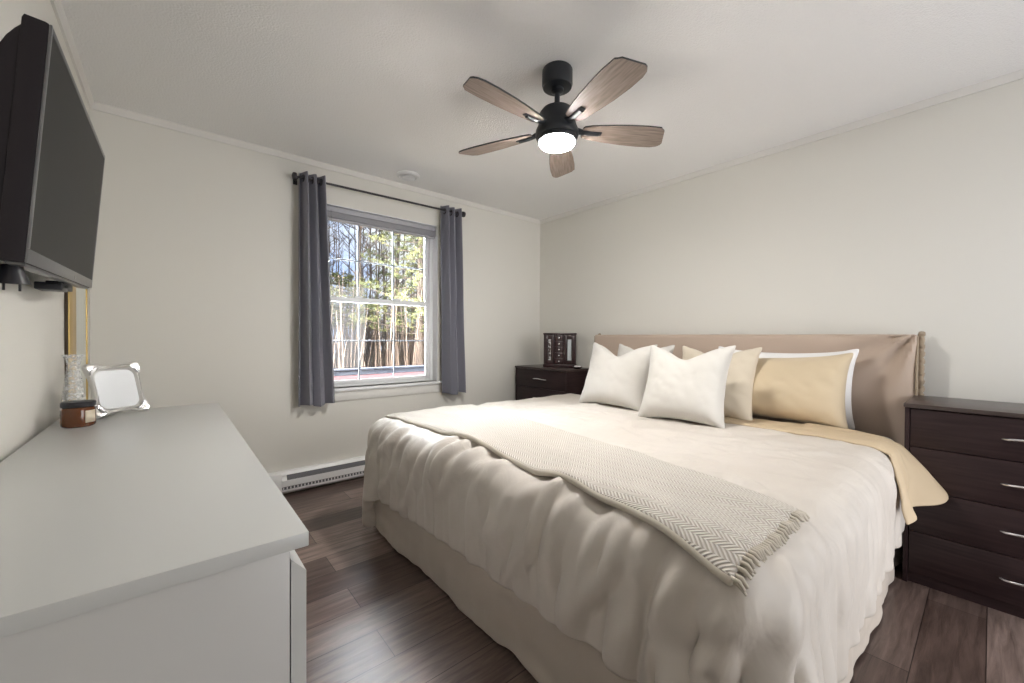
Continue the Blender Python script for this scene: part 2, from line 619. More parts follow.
under(MB().box(WX0+0.012, WX1-0.012, YW+0.018, YW+0.060, WZ1-0.047, WZ1-0.008, 0.003).build('headrail', MT['blind']), bl)
b = MB()
for k in range(7):
    z = WZ1-0.055-k*0.0052
    b.box(WX0+0.018, WX1-0.018, YW+0.014+0.002*(k % 2), YW+0.062, z-0.0018, z+0.0014)
under(b.build('slats', MT['blind'], smooth=False), bl)
under(MB().box(WX0+0.018, WX1-0.018, YW+0.016, YW+0.060, WZ1-0.108, WZ1-0.0935, 0.003).build('bottom_rail', MT['blind']), bl)
under(MB().tube([(WX0+0.12, YW+0.012, WZ1-0.04), (WX0+0.118, YW+0.010, WZ1-0.6)], 0.004, 8).build('tilt_wand', MT['pane']), bl)

# ------------------------------------------------------------------ curtain rod and curtains
RZ, RY = 2.172, YW-0.085
rod = empty('curtain_rod', (1.32, RY, RZ))
tag(rod, 'thin dark metal curtain rod above the window', 'curtain rod')
under(MB().tube([(0.665, RY, RZ), (1.975, RY, RZ+0.012)], 0.008, 14).build('pole', MT['rod']), rod)
for x, dz in ((0.655, 0), (1.985, 0.012)):
    s = -1 if x < 1 else 1
    b = MB().lathe([(0.010, 0), (0.024, 0.004*s), (0.026, 0.012*s), (0.024, 0.024*s), (0.008, 0.030*s)], (x, RY, RZ+dz), 20, 'X')
    under(b.build('finial', MT['rod']), rod)
    b = MB().box(x-0.007*s-0.006, x-0.007*s+0.006, RY, YW, RZ+dz-0.007, RZ+dz+0.007, 0.002)
    b.box(x-0.007*s-0.014, x-0.007*s+0.014, YW-0.006, YW, RZ+dz-0.03, RZ+dz+0.03, 0.002)
    under(b.build('bracket', MT['rod']), rod)


def curtain(name, x0t, x1t, x0b, x1b, zt, zb, folds, seed, label):
    r = random.Random(seed)
    t = tag(empty(name, ((x0b+x1b)/2, RY, zb)), label, 'curtain', 'grommet curtain panels')
    nu, nv = 20*folds, 46
    P = np.zeros((nu+1, nv+1, 3))
    phs = [r.uniform(-.5, .5) for _ in range(12)]
    for j in range(nv+1):
        w = j/nv
        z = zt+(zb-zt)*w
        xa, xb = x0t+(x0b-x0t)*w, x1t+(x1b-x1t)*w
        for i in range(nu+1):
            u = i/nu
            a = 2*PI*folds*u
            amp = 0.040+0.010*math.sin(3*u*PI+phs[0])+0.006*w*math.sin(7*u+phs[1])
            sh = math.sin(a)
            sh = math.copysign(abs(sh)**0.75, sh)
            wob = 0.35*w*math.sin(2.3*a*0.5+phs[2])
            x = xa+(xb-xa)*(u+0.028*math.sin(2*a+phs[3])*(0.4+0.6*w)+0.010*w*math.sin(5*u+phs[4]))
            y = RY+amp*(sh*(1-0.25*w)+wob*0.4)+0.006*math.sin(9*w+phs[5]+3*u)*w
            P[i, j] = (x, y, z+(0.004*math.sin(a) if j == 0 else 0)+0.010*w*math.sin(a*0.5+phs[6]))
    o = grid_mesh('curtain_panel', P, MT['curtain'], None, thick=0.003, sub=1)
    under(o, t)
    # grommets where the cloth crosses the rod
    for k in range(folds*2+1):
        u = (k)/(folds*2)
        if u <= 0.0 or u >= 1.0:
            continue
        x = x0t+(x1t-x0t)*u
        b = MB()
        pts = [(x, RY+0.021*math.cos(a), RZ+0.021*math.sin(a)) for a in [2*PI*q/20 for q in range(21)]]
        b.tube(pts, 0.0045, 8, caps=False)
        g = b.build('grommet', MT['rod'])
        under(g, t)
    return t


curtain('curtain', 0.668, 0.838, 0.665, 0.905, 2.215, 0.60, 3, 3, 'dark grey grommet curtain at the left side of the window')
curtain('curtain', 1.775, 1.965, 1.795, 2.03, 2.222, 0.585, 3, 8, 'dark grey grommet curtain at the right side of the window, nearer the bed')

# ------------------------------------------------------------------ baseboard heater
ht = tag(empty('baseboard_heater', (1.4, YW-0.035, 0.0)), 'long white electric baseboard heater on the wall under the window', 'heater')
hx0, hx1 = 0.44, 2.45
prof = [(YW, 0.025), (YW-0.060, 0.025), (YW-0.066, 0.034), (YW-0.066, 0.046), (YW-0.058, 0.050), (YW-0.058, 0.060),
        (YW-0.067, 0.066), (YW-0.066, 0.106), (YW-0.052, 0.128), (YW-0.046, 0.128), (YW-0.046, 0.140), (YW-0.034, 0.158), (YW, 0.160)]
under(MB().prism(prof, hx0, hx1, 'X').build('housing', MT['heater'], smooth=False), ht)
b = MB().prism([(YW-0.0655, 0.109), (YW-0.0675, 0.109), (YW-0.0525, 0.140), (YW-0.049, 0.140)], hx0+0.16, hx1-0.16, 'X')
b.prism([(YW-0.057, 0.046), (YW-0.0665, 0.046), (YW-0.0665, 0.064), (YW-0.057, 0.064)], hx0+0.13, hx1-0.13, 'X')
under(b.build('vent_slot', MT['heater_dark'], smooth=False), ht)
b = MB()
x = hx0+0.135
while x < hx1-0.14:
    b.box(x, x+0.007, YW-0.0675, YW-0.058, 0.0475, 0.0625)
    x += 0.022
under(b.build('fins', MT['heater'], smooth=False), ht)
under(MB().box(hx0, hx0+0.13, YW-0.0685, YW-0.0, 0.024, 0.161, 0.006).build('end_cap', MT['heater']), ht)

# ------------------------------------------------------------------ ceiling vent
vt = tag(empty('ceiling_vent', (1.405, 2.925, H)), 'small round white ceiling vent above the window', 'vent')
b = MB().lathe([(0.0, 0), (0.086, 0), (0.090, -0.006), (0.084, -0.016), (0.066, -0.020), (0.060, -0.012), (0.0, -0.010)], (1.405, 2.925, H), 40, caps=False)
under(b.build('vent_ring', MT['heater']), vt)
b = MB().lathe([(0.0, -0.012), (0.034, -0.014), (0.050, -0.022), (0.051, -0.027), (0.040, -0.033), (0.0, -0.036)], (1.405, 2.925, H), 36, caps=False)
under(b.build('vent_disc', MT['vinyl']), vt)

# ------------------------------------------------------------------ ceiling fan
FX, FY = 1.387, 1.326
FO = H+0.016
fan = tag(empty('ceiling_fan', (FX, FY, H)), 'black ceiling fan with five brown wood blades and a lit round lamp', 'ceiling fan')
under(MB().lathe([(0.0, 0), (0.068, 0), (0.071, -0.006), (0.071, -0.068), (0.067, -0.082), (0.038, -0.088), (0, -0.088)], (FX, FY, H), 48, caps=False).build('canopy', MT['fan_black']), fan)
under(MB().lathe([(0.0, -0.10), (0.030, -0.104), (0.030, -0.116), (0.0125, -0.126), (0.0125, -0.185), (0.024, -0.194), (0.026, -0.21), (0, -0.21)], (FX, FY, FO), 28, caps=False).build('downrod', MT['fan_black']), fan)
under(MB().lathe([(0.0, -0.196), (0.040, -0.197), (0.070, -0.204), (0.082, -0.220), (0.086, -0.262), (0.090, -0.280), (0.099, -0.300), (0.101, -0.318), (0.098, -0.330), (0.090, -0.335), (0, -0.333)], (FX, FY, FO), 48, caps=False).build('motor_housing', MT['fan_black']), fan)
ring = under(MB().lathe([(0.0, -0.332), (0.092, -0.332), (0.093, -0.340), (0.090, -0.352), (0.080, -0.354), (0, -0.352)], (FX, FY, FO), 48, caps=False).build('lamp_ring', MT['fan_black']), fan)
lampo = under(MB().lathe([(0.0, -0.3535), (0.081, -0.3535), (0.083, -0.357), (0.078, -0.366), (0.055, -0.373), (0, -0.377)], (FX, FY, FO), 48, caps=False).build('lamp_diffuser', MT['lamp']), fan)
ZB = 2.061-H


def blade_outline():
    # along +X from r=.155 to .51, half widths
    st = [(0.118, 0.028), (0.124, 0.038), (0.16, 0.048), (0.24, 0.060), (0.32, 0.069), (0.41, 0.073), (0.475, 0.070), (0.503, 0.062), (0.517, 0.050), (0.521, 0.036)]
    upq = [(r, w*1.0) for r, w in st]
    lo = [(r-(0.022 if r > 0.49 else 0), -w*0.92) for r, w in st]
    return upq + lo[::-1]


bmk = MB().prism([(u*1.03, v) for u, v in blade_outline()], -0.0035, 0.0035, 'Z')
proto = bmk.build('blade', MT['blade'])
proto.data.materials.append(MT['fan_black'])
for p in proto.data.polygons:
    if abs(p.normal.z) < 0.5 or p.normal.z > 0.5:
        p.material_index = 1
armb = MB()
armb.tube([(0.085, 0, 0.012), (0.12, 0.0, 0.002), (0.155, 0.0, -0.008), (0.20, 0.0, -0.009)], [0.020, 0.015, 0.013, 0.011], 10)
for v in armb.bm.verts:
    v.co.z = v.co.z*0.65 - 0.003
armb.box(0.10, 0.215, -0.012, 0.012, -0.0085, -0.0036, 0.002)
armp = armb.build('blade_arm', MT['fan_black'])
for k in range(5):
    bo = proto if k == 0 else proto.copy()
    ao = armp if k == 0 else armp.copy()
    if k:
        C.objects.link(bo)
        C.objects.link(ao)
    a = math.radians(39+72*k)
    Mx = Matrix.Translation((0, 0, ZB)) @ Matrix.Rotation(a, 4, 'Z') @ Matrix.Rotation(math.radians(-12), 4, 'X')
    bo.parent = fan
    ao.parent = bo
    bo.matrix_local = Mx

# ------------------------------------------------------------------ numpy cloth
def pbd_grid(P, L_u, L_v, collide, steps=160, iters=8, bend=0.12, grav=-9.8, dt=1/60., damp=0.985, shear=0.35, fix=None):
    P = P.astype(np.float32)
    V = np.zeros_like(P)
    nu, nv = P.shape[:2]
    ld = math.hypot(float(np.mean(L_u)), L_v)
    sets = []

    def S(a, b, L, k):
        sets.append((a, b, L if isinstance(L, np.ndarray) else np.float32(L), np.float32(k)))
    sl = slice
    for par in (0, 1):
        n = (nu-par)//2
        S((sl(par, par+2*n, 2), sl(None)), (sl(par+1, par+2*n, 2), sl(None)), L_u, 1.0)
        n = (nv-par)//2
        S((sl(None), sl(par, par+2*n, 2)), (sl(None), sl(par+1, par+2*n, 2)), L_v, 1.0)
        n = (nu-par)//2
        S((sl(par, par+2*n, 2), sl(0, nv-1)), (sl(par+1, par+2*n, 2), sl(1, nv)), ld, shear)
        S((sl(par, par+2*n, 2), sl(1, nv)), (sl(par+1, par+2*n, 2), sl(0, nv-1)), ld, shear)
    iu = [np.array([i for i in range(nu-2) if i % 4 in s]) for s in ((0, 1), (2, 3))]
    iv = [np.array([i for i in range(nv-2) if i % 4 in s]) for s in ((0, 1), (2, 3))]
    for st in range(steps):
        V[..., 2] += grav*dt
        V *= damp
        Q = P + V*dt
        for it in range(iters):
            for a, b, Lr, k in sets:
                d = Q[b]-Q[a]
                ln = np.sqrt((d*d).sum(-1, keepdims=True))+1e-9
                c = d*((ln-Lr)/ln*(0.5*k))
                Q[a] += c
                Q[b] -= c
            for ii in iu:
                d = Q[ii+2]-Q[ii]
                ln = np.sqrt((d*d).sum(-1, keepdims=True))+1e-9
                c = d*(np.minimum(ln-2*float(np.mean(L_u)), 0)/ln*(0.5*bend))
                Q[ii] += c
                Q[ii+2] -= c
            for jj in iv:
                d = Q[:, jj+2]-Q[:, jj]
                ln = np.sqrt((d*d).sum(-1, keepdims=True))+1e-9
                c = d*(np.minimum(ln-2*L_v, 0)/ln*(0.5*bend))
                Q[:, jj] += c
                Q[:, jj+2] -= c
            Q = collide(Q, P)
        V = (Q-P)/dt
        np.clip(V, -3, 3, out=V)
        P = Q
    return P


def rbox_collider(lo, hi, rad, floor=0.004, fric=0.75, margin=0.0):
    lo = np.array(lo, np.float32)
    hi = np.array(hi, np.float32)
    c = (lo+hi)/2
    h = (hi-lo)/2-rad

    def f(Q, P):
        d = Q-c
        q = np.abs(d)-h
        qm = np.maximum(q, 0)
        ln = np.sqrt((qm*qm).sum(-1))
        inner = np.minimum(q.max(-1), 0)
        sd = ln+inner-rad-margin
        inside = sd < 0
        if inside.any():
            n = np.where(ln[..., None] > 1e-6, qm/(ln[..., None]+1e-9), 0)
            ax = q.argmax(-1)
            e = np.eye(3, dtype=np.float32)[ax]
            n = np.where(ln[..., None] > 1e-6, n, e)*np.sign(d)
            push = n*(-sd[..., None])
            Qn = Q+push
            dm = Qn-P
            dn = (dm*n).sum(-1, keepdims=True)*n
            dt_ = dm-dn
            Qn = Qn-dt_*fric
            Q = np.where(inside[..., None], Qn, Q)
        Q[..., 2] = np.maximum(Q[..., 2], floor)
        return Q
    return f


def fbm(x, y, z=0.0, o=3):
    return noise.fractal(Vector((x, y, z)), 1.0, 2.0, o)


# ------------------------------------------------------------------ the bed
BX0, BX1, BY0, BY1, BZ = 0.90, 2.87, 0.30, 2.27, 0.585
bed = tag(empty('bed', ((BX0+BX1)/2, (BY0+BY1)/2, 0)), 'king bed with tan skirt and beige slip-covered headboard', 'bed')
o = under(MB().box(BX0, BX1, BY0, BY1, 0.30, BZ, 0.055, 5).build('mattress', MT['sheet']), bed)
o = under(MB().box(BX0+0.01, BX1, BY0+0.01, BY1-0.01, 0.10, 0.30, 0.01).build('box_base', MT['skirt']), bed)
for x, y in ((BX0+0.1, BY0+0.05), (BX0+0.1, BY1-0.05), (BX1-0.04, BY0-0.02), (BX1-0.1, BY1-0.05)):
    under(MB().lathe([(0.022, 0.10), (0.022, 0.03), (0.028, 0.026), (0.028, 0.0)], (x, y, 0), 16).build('leg', MT['black']), bed)
# skirt: ring of cloth round three sides
path = []
cr_ = 0.04
x0, y0, y1 = BX0-0.022, BY0-0.022, BY1+0.022
def seg(a, b, n):
    return [(a[0]+(b[0]-a[0])*k/n, a[1]+(b[1]-a[1])*k/n) for k in range(n)]
path += seg((BX1-0.05, y0), (x0+cr_, y0), 90)
path += [(x0+cr_-cr_*math.sin(a), y0+cr_-cr_*math.cos(a)) for a in [PI/2*k/6 for k in range(6)]]
path += seg((x0, y0+cr_), (x0, y1-cr_), 100)
path += [(x0+cr_-cr_*math.cos(a), y1-cr_+cr_*math.sin(a)) for a in [PI/2*k/6 for k in range(6)]]
path += seg((x0+cr_, y1), (BX1-0.05, y1), 90)
path.append((BX1-0.05, y1))
nz_ = 18
P = np.zeros((len(path), nz_+1, 3))
for i, (px, py) in enumerate(path):
    a = path[max(i-1, 0)]
    c = path[min(i+1, len(path)-1)]
    tx, ty = c[0]-a[0], c[1]-a[1]
    ln = math.hypot(tx, ty)
    nx, ny = -(-ty)/ln, -tx/ln          # outward
    cxm, cym = (BX0+BX1)/2, (BY0+BY1)/2
    if nx*(px-cxm)+ny*(py-cym) < 0:
        nx, ny = -nx, -ny
    for j in range(nz_+1):
        w = j/nz_
        z = 0.34+(0.012-0.34)*w
        dd = w*(0.020*fbm(i*0.07, w*0.8, 5)+0.010*fbm(i*0.21, w*0.5, 9))+0.006*fbm(i*.05+w*3, w*4-i*.02, 2)
        dd = max(dd+0.004*w, -0.010)
        zz = z+(0.010*fbm(i*0.05, 0, 3) if j == nz_ else 0)
        P[i, j] = (px+nx*dd, py+ny*dd, max(zz, 0.006))
o = grid_mesh('bed_skirt', P, MT['skirt'], None, thick=0.003, sub=1)
under(o, bed)

# headboard with slipcover: softened slab with creases
def soft_slab(x0, x1, y0, y1, z0, z1, nyn, nzn, amp, seed):
    bm = bmesh.new()
    bmesh.ops.create_cube(bm, size=1)
    for v in bm.verts:
        v.co = Vector((x0+(v.co.x+.5)*(x1-x0), y0+(v.co.y+.5)*(y1-y0), z0+(v.co.z+.5)*(z1-z0)))
    bmesh.ops.bevel(bm, geom=list(bm.edges), offset=0.014, segments=2, profile=0.5, affect='EDGES')
    bmesh.ops.subdivide_edges(bm, edges=[e for e in bm.edges if abs(e.verts[0].co.y-e.verts[1].co.y) > 1], cuts=nyn, use_grid_fill=True)
    bmesh.ops.subdivide_edges(bm, edges=[e for e in bm.edges if abs(e.verts[0].co.z-e.verts[1].co.z) > 0.4], cuts=nzn, use_grid_fill=True)
    for v in bm.verts:
        y, z = v.co.y, v.co.z
        if v.co.x < (x0+x1)/2:
            right = math.exp(-((y-y0)/0.35)**2)
            d = amp*fbm(y*1.5, z*2.5, seed)
            # fan of soft creases from the upper right corner
            ang = math.atan2(z1+0.05-z, y-y0+0.02)
            rr = math.hypot(z1+0.05-z, y-y0+0.02)
            d += 0.016*right*math.sin(ang*13+0.6)*min(rr/0.12, 1)*math.exp(-rr/0.5)*1.6
            d += 0.002*math.exp(-((z-z1)/0.10)**2)*math.sin(y*37+2*math.sin(y*5))
            v.co.x += d
        v.co.z += 0.004*fbm(y*2.2, 0.3, seed+4)*(1 if z > z1-0.05 else 0)
    return bm


HX0, HX1, HY0, HY1, HZ = 2.885, 2.975, 0.245, 2.285, 1.115
mb = MB()
mb.bm.free()
mb.bm = soft_slab(HX0, HX1, HY0, HY1, 0.25, HZ, 130, 60, 0.004, 3)
under(mb.build('headboard', MT['linen'], angle=60), bed)
# ruffled corner ties down both edges
for ye, sgn in ((HY0, -1), (HY1, 1)):
    b = MB()
    pts, rad = [], []
    for k in range(90):
        z = HZ+0.008-k*(HZ-0.25)/89
        pts.append((HX1-0.004+0.008*math.sin(k*0.9), ye+sgn*(0.010+0.003*math.sin(k*1.7+1)), z))
        rad.append(0.015*(0.9+0.08*math.sin(k*1.3)+0.07*math.sin(k*2.9)))
    b.tube(pts, rad, 10)
    b.tube([(HX0+0.006, ye+sgn*0.002, HZ-0.008+0.002*math.sin(k)) if False else (HX0+0.012, ye+sgn*0.001, HZ-0.012-k*0.045) for k in range(18)], 0.006, 8)
    under(b.build('ruffle', MT['linen_dark'], angle=80), bed)
b = MB().tube([(HX0+0.008, HY0+0.01+k*(HY1-HY0-0.02)/60, HZ-0.006+0.003*fbm(k*0.15, 1, 7)) for k in range(61)], 0.0055, 8)
under(b.build('piping', MT['linen'], angle=80), bed)
for y in (HY0+0.05, HY1-0.05):
    under(MB().box(HX0+0.02, HX1-0.01, y-0.03, y+0.03, 0.0, 0.26, 0.004).build('headboard_leg', MT['black']), bed)

# ---- duvet
rng = np.random.RandomState(4)
DU, DV = 0.0170, 0.0172
nu, nv = 115, 152
X0 = 2.54
gx = X0 - np.arange(nu)*DU
gy = -0.020 + np.arange(nv)*DV
GX, GY = np.meshgrid(gx, gy, indexing='ij')
ang = math.radians(1.2)
cx0, cy0 = 1.9, 1.28
RX = cx0+(GX-cx0)*math.cos(ang)-(GY-cy0)*math.sin(ang)
RYY = cy0+(GX-cx0)*math.sin(ang)+(GY-cy0)*math.cos(ang)
Z0 = np.full_like(RX, 0.665)
for i in range(nu):
    for j in range(nv):
        Z0[i, j] += 0.05*fbm(RX[i, j]*4+RYY[i, j]*1.5, RYY[i, j]*6-RX[i, j]*1.5, 1.5, 4)+0.03*fbm(RX[i, j]*11, RYY[i, j]*9, 7.5, 3)
PD = np.stack([RX, RYY, Z0], -1)
col = rbox_collider((BX0-0.028, BY0-0.028, -0.5), (BX1+0.3, BY1+0.028, BZ+0.018), 0.075, floor=0.01, fric=0.8)
hemf = np.interp(gy, [0.3, 0.5, 0.62, 0.75, 1.2, 1.7, 2.3], [0.03, 0.02, -0.035, -0.07, -0.075, -0.04, 0.0])
LUA = (DU*1.05*(1+hemf/2.0)).astype(np.float32)[None, :, None]
PD = pbd_grid(PD, LUA, DV*1.035, col, steps=110, iters=12, bend=0.35)
# fullness of the filling: soft puffs plus thin creases
def normals(P):
    du = np.gradient(P, axis=0)
    dv = np.gradient(P, axis=1)
    n = np.cross(dv, du)
    n /= np.linalg.norm(n, axis=-1, keepdims=True)+1e-9
    return n
nD = normals(PD)
if nD[20, 50, 2] < 0:
    nD = -nD
rf_ = random.Random(29)
FOLDS = []
def add_fold(s0, t0, ang_, ln, A_, w_, curl):
    pts_ = [(s0, t0)]
    a_ = ang_
    for q in range(5):
        a_ += curl/5
        pts_.append((pts_[-1][0]+math.cos(a_)*ln/5, pts_[-1][1]+math.sin(a_)*ln/5))
    FOLDS.append((pts_, A_, w_))
# creases hanging down the foot end, leaning towards the window side
for q in range(46):
    add_fold(rf_.uniform(1.50, 1.74), 0.32+2.05*(q+rf_.random())/46, rf_.uniform(0.35, 1.15), rf_.uniform(0.14, 0.36), rf_.uniform(0.010, 0.027), rf_.uniform(0.013, 0.021), rf_.uniform(-0.9, 0.4))
# strong folds falling from the near corner
for q, (t0, a_) in enumerate(((0.42, -0.25), (0.36, -0.5), (0.47, 0.05), (0.54, 0.15), (0.62, 0.45), (0.30, -0.75))):
    add_fold(1.55, t0, a_, 0.42, 0.032, 0.021, 0.2)
# side drape towards the chest
for q in range(16):
    add_fold(0.35+1.15*(q+rf_.random())/16, rf_.uniform(0.22, 0.33), -PI/2+rf_.uniform(-0.5, 0.5), rf_.uniform(0.15, 0.28), rf_.uniform(0.005, 0.012), 0.022, rf_.uniform(-.4, .4))
# small creases on the top
for q in range(60):
    add_fold(rf_.uniform(0.3, 1.5), rf_.uniform(0.35, 2.35), rf_.uniform(0, PI), rf_.uniform(0.08, 0.24), rf_.uniform(0.003, 0.008), rf_.uniform(0.016, 0.022), rf_.uniform(-.8, .8))
for i in range(nu):
    for j in range(nv):
        s, t = i*DU, j*DV
        d = 0.010+0.012*abs(fbm(s*3.2, t*3.2, 3.3, 2))
        x, y, z = PD[i, j]
        drape = min(max((BX0+0.10-x)/0.12, 0), 1)
        for (pts_, A_, w_) in FOLDS:
            if abs(s-pts_[0][0]) > 0.5 or abs(t-pts_[0][1]) > 0.6:
                continue
            best, bk = 9.0, 0
            for q in range(len(pts_)-1):
                (s0, t0), (s1, t1) = pts_[q], pts_[q+1]
                ds_, dt_ = s1-s0, t1-t0
                f_ = max(0.0, min(1.0, ((s-s0)*ds_+(t-t0)*dt_)/(ds_*ds_+dt_*dt_)))
                dd = (s-s0-f_*ds_)**2+(t-t0-f_*dt_)**2
                if dd < best:
                    best, bk = dd, (q+f_)/(len(pts_)-1)
            if best < 9*w_*w_:
                d += A_*math.exp(-best/(w_*w_))*math.sin(PI*min(max(bk*0.9+0.08, 0), 1))**0.6
        a2 = 0
        wx, wy = 0.25*fbm(s*2.2, t*2.2, 11.0, 2), 0.25*fbm(s*2.2, t*2.2, 17.0, 2)
        # shorter crumples on the top
        b_ = fbm((s*0.5+t)*2.2+wx*2, (s-0.4*t)*8.0+wy*2, 21.1, 2)
        d += (1-drape)*0.016*math.exp(-abs(b_)/0.08)*max(0.0, min(1, 0.45+1.6*fbm(s*2.1, t*2.1, 31.2, 2)))
        PD[i, j] += nD[i, j]*d
duv = tag(empty('duvet', (1.6, 1.28, 0.6)), 'crumpled off-white duvet draped over the bed', 'duvet')
dv_o = under(grid_mesh('duvet_cover', PD, MT['duvet'], None, thick=0.014, sub=1, offset=-1), duv)
# hem seam
def hem(P, name, m, r=0.005):
    return MB().tube([tuple(p) for p in P], r, 6).build(name, m, angle=0)

idx = np.arange(nu*nv).reshape(nu, nv)
fa = np.stack([idx[:-1, :-1], idx[1:, :-1], idx[1:, 1:], idx[:-1, 1:]], -1).reshape(-1, 4)
bvh = BVHTree.FromPolygons([Vector(p) for p in PD.reshape(-1, 3).tolist()], fa.tolist())


def top_z(x, y, default=0.61):
    h = bvh.ray_cast(Vector((x, y, 1.5)), Vector((0, 0, -1)))
    return h[0].z if h[0] is not None else default


# ---- turned back gold edge of the duvet
nw, ns = 16, 110
PC = np.zeros((nw+1, ns+1, 3))
yc, zc = 0.62, 0.28
for i in range(nw+1):
    w = i/nw
    x = 2.275+0.285*w
    for j in range(ns+1):
        s = j/ns
        wv = 0.018*fbm(w*3.5, s*9, 4.0, 3)
        if s < 0.70:
            y = 1.72-(1.72-yc)*(s/0.70)
            x_ = x+0.02*fbm(0.5, y*2, 3+i*0.05)
            hx = bvh.ray_cast(Vector((min(x_, 2.52), y, 1.5)), Vector((0, 0, -1)))
            z = (hx[0].z if hx[0] is not None else 0.625)
            p = Vector((x_, y, z+0.013+abs(wv)*0.5-0.012*max(0, w-0.7)))
        else:
            t = (s-0.70)/0.30
            a = PI/2+t*PI*0.60          # angle from straight up towards -Y
            d = Vector((0, math.cos(a), math.sin(a)))
            xx = min(x, 2.52)
            hx = bvh.ray_cast(Vector((xx, yc, zc))+d*1.2, -d)
            if hx[0] is not None:
                p = Vector(hx[0])
                p = p+d*(0.016+abs(wv))
            else:
                p = Vector((xx, yc, zc))+d*0.42
            p.x = x
            low = max(0.0, t-0.33)/0.67
            rr = (p-Vector((x, yc, zc))).length
            rmax = 0.425
            # hang straight and flare away from the side
            if t > 0.45:
                k = (t-0.45)/0.55
                ytop = PC[i, int(ns*(0.70+0.30*0.45))][1]
                ztop = PC[i, int(ns*(0.70+0.30*0.45))][2]
                flare = 0.05+0.115*w**1.3
                p = Vector((x-0.10*k*(1-w)-0.02*k, ytop-flare*k**0.8-0.020*math.sin(w*9+1)*k+wv*1.2*k-0.01, ztop-(0.24-0.05*w)*k))
        PC[i, j] = p
cf = grid_mesh('turned_back_edge', PC, MT['cuff'], None, thick=0.010, sub=1, offset=0)
under(cf, duv)
cf['label'] = 'golden beige underside of the duvet folded back'

# ---- throw
thx0, thx1 = 0.905, 1.335
nx_, ny_ = 26, 110
def throw_layer(dz, x0, x1, y0, y1, seed, bulge=0.0):
    P = np.zeros((nx_+1, ny_+1, 3))
    for j in range(ny_+1):
        y = y0+(y1-y0)*j/ny_
        for i in range(nx_+1):
            w = i/nx_
            xa_ = np.interp(y, [0.3, 0.4, 0.7, 1.13, 1.6, 2.1, 2.3], [0.825, 0.85, 0.905, 0.945, 0.96, 0.945, 0.94])
            xb_ = np.interp(y, [0.3, 0.6, 1.08, 2.1, 2.3], [1.265, 1.32, 1.40, 1.50, 1.51])
            xx = xa_+(x0-thx0)+(xb_-xa_)*w+0.006*fbm(y*2, w, seed)
            z = max(top_z(xx, y, 0.60), top_z(xx+0.02, y, 0.6)-0.004, top_z(xx-0.02, y, 0.6)-0.004)
            P[i, j] = (xx, y, z+dz+0.003*fbm(xx*8, y*8, seed+2))
    # the folded weave bridges the small hollows under it
    zz_ = P[..., 2].copy()
    for sh_ in (-3, -2, -1, 1, 2, 3):
        zz_ = np.maximum(zz_, np.roll(P[..., 2], sh_, axis=1) if True else zz_)
    zz_[:, :3] = P[:, :3, 2]
    zz_[:, -3:] = P[:, -3:, 2]
    for _ in range(10):
        zb_ = zz_.copy()
        zb_[:, 1:-1] = (zz_[:, :-2]+zz_[:, 2:]+2*zz_[:, 1:-1])/4
        zz_ = zb_
    P[..., 2] = zz_
    for _ in range(3):
        Q = P.copy()
        Q[1:-1, 1:-1, 2] = (P[:-2, 1:-1, 2]+P[2:, 1:-1, 2]+P[1:-1, :-2, 2]+P[1:-1, 2:, 2]+4*P[1:-1, 1:-1, 2])/8
        P[..., 2] = np.maximum(Q[..., 2], P[..., 2]-0.004)
    return P


thr = tag(empty('throw_blanket', (1.1, 1.28, 0.62)), 'folded cream herringbone throw laid across the foot of the bed', 'throw blanket')
PT = throw_layer(0.010, thx0+0.006, thx1, 0.325, 2.31, 1.0)
PT2 = throw_layer(0.024, thx0, thx1-0.004, 0.318, 2.31, 1.0)
lo = under(grid_mesh('lower_fold', PT, MT['throw'], None, thick=0.010, sub=1, offset=0), thr)
upo = under(grid_mesh('upper_fold', PT2, MT['throw'], None, thick=0.011, sub=1, offset=0), thr)
b = MB()
b.tube([tuple(0.5*(PT[0, j]+PT2[0, j])+np.array([0.002, 0, 0])) for j in range(0, ny_+1)], 0.0105, 10)
under(b.build('folded_edge', MT['fringe'], angle=0), thr)
b = MB()
rr = random.Random(5)
for k in range(34):
    u = (k+0.5)/34*nx_
    i0 = min(int(u), nx_-1)
    for lay, ln in ((PT2, 0.020), (PT, 0.026)):
        p = lay[i0, 0]*(1-(u-i0))+lay[i0+1, 0]*(u-i0)
        q = p+np.array([rr.uniform(-.006, .006), -ln, -0.010-rr.uniform(0, .008)])
        b.tube([tuple(p+np.array([0, 0.004, 0])), tuple(p+np.array([0, -ln*.5, -0.002])), tuple(q)], [0.0045, 0.0048, 0.003], 6)
fr = under(b.build('fringe', MT['fringe'], angle=0), thr)


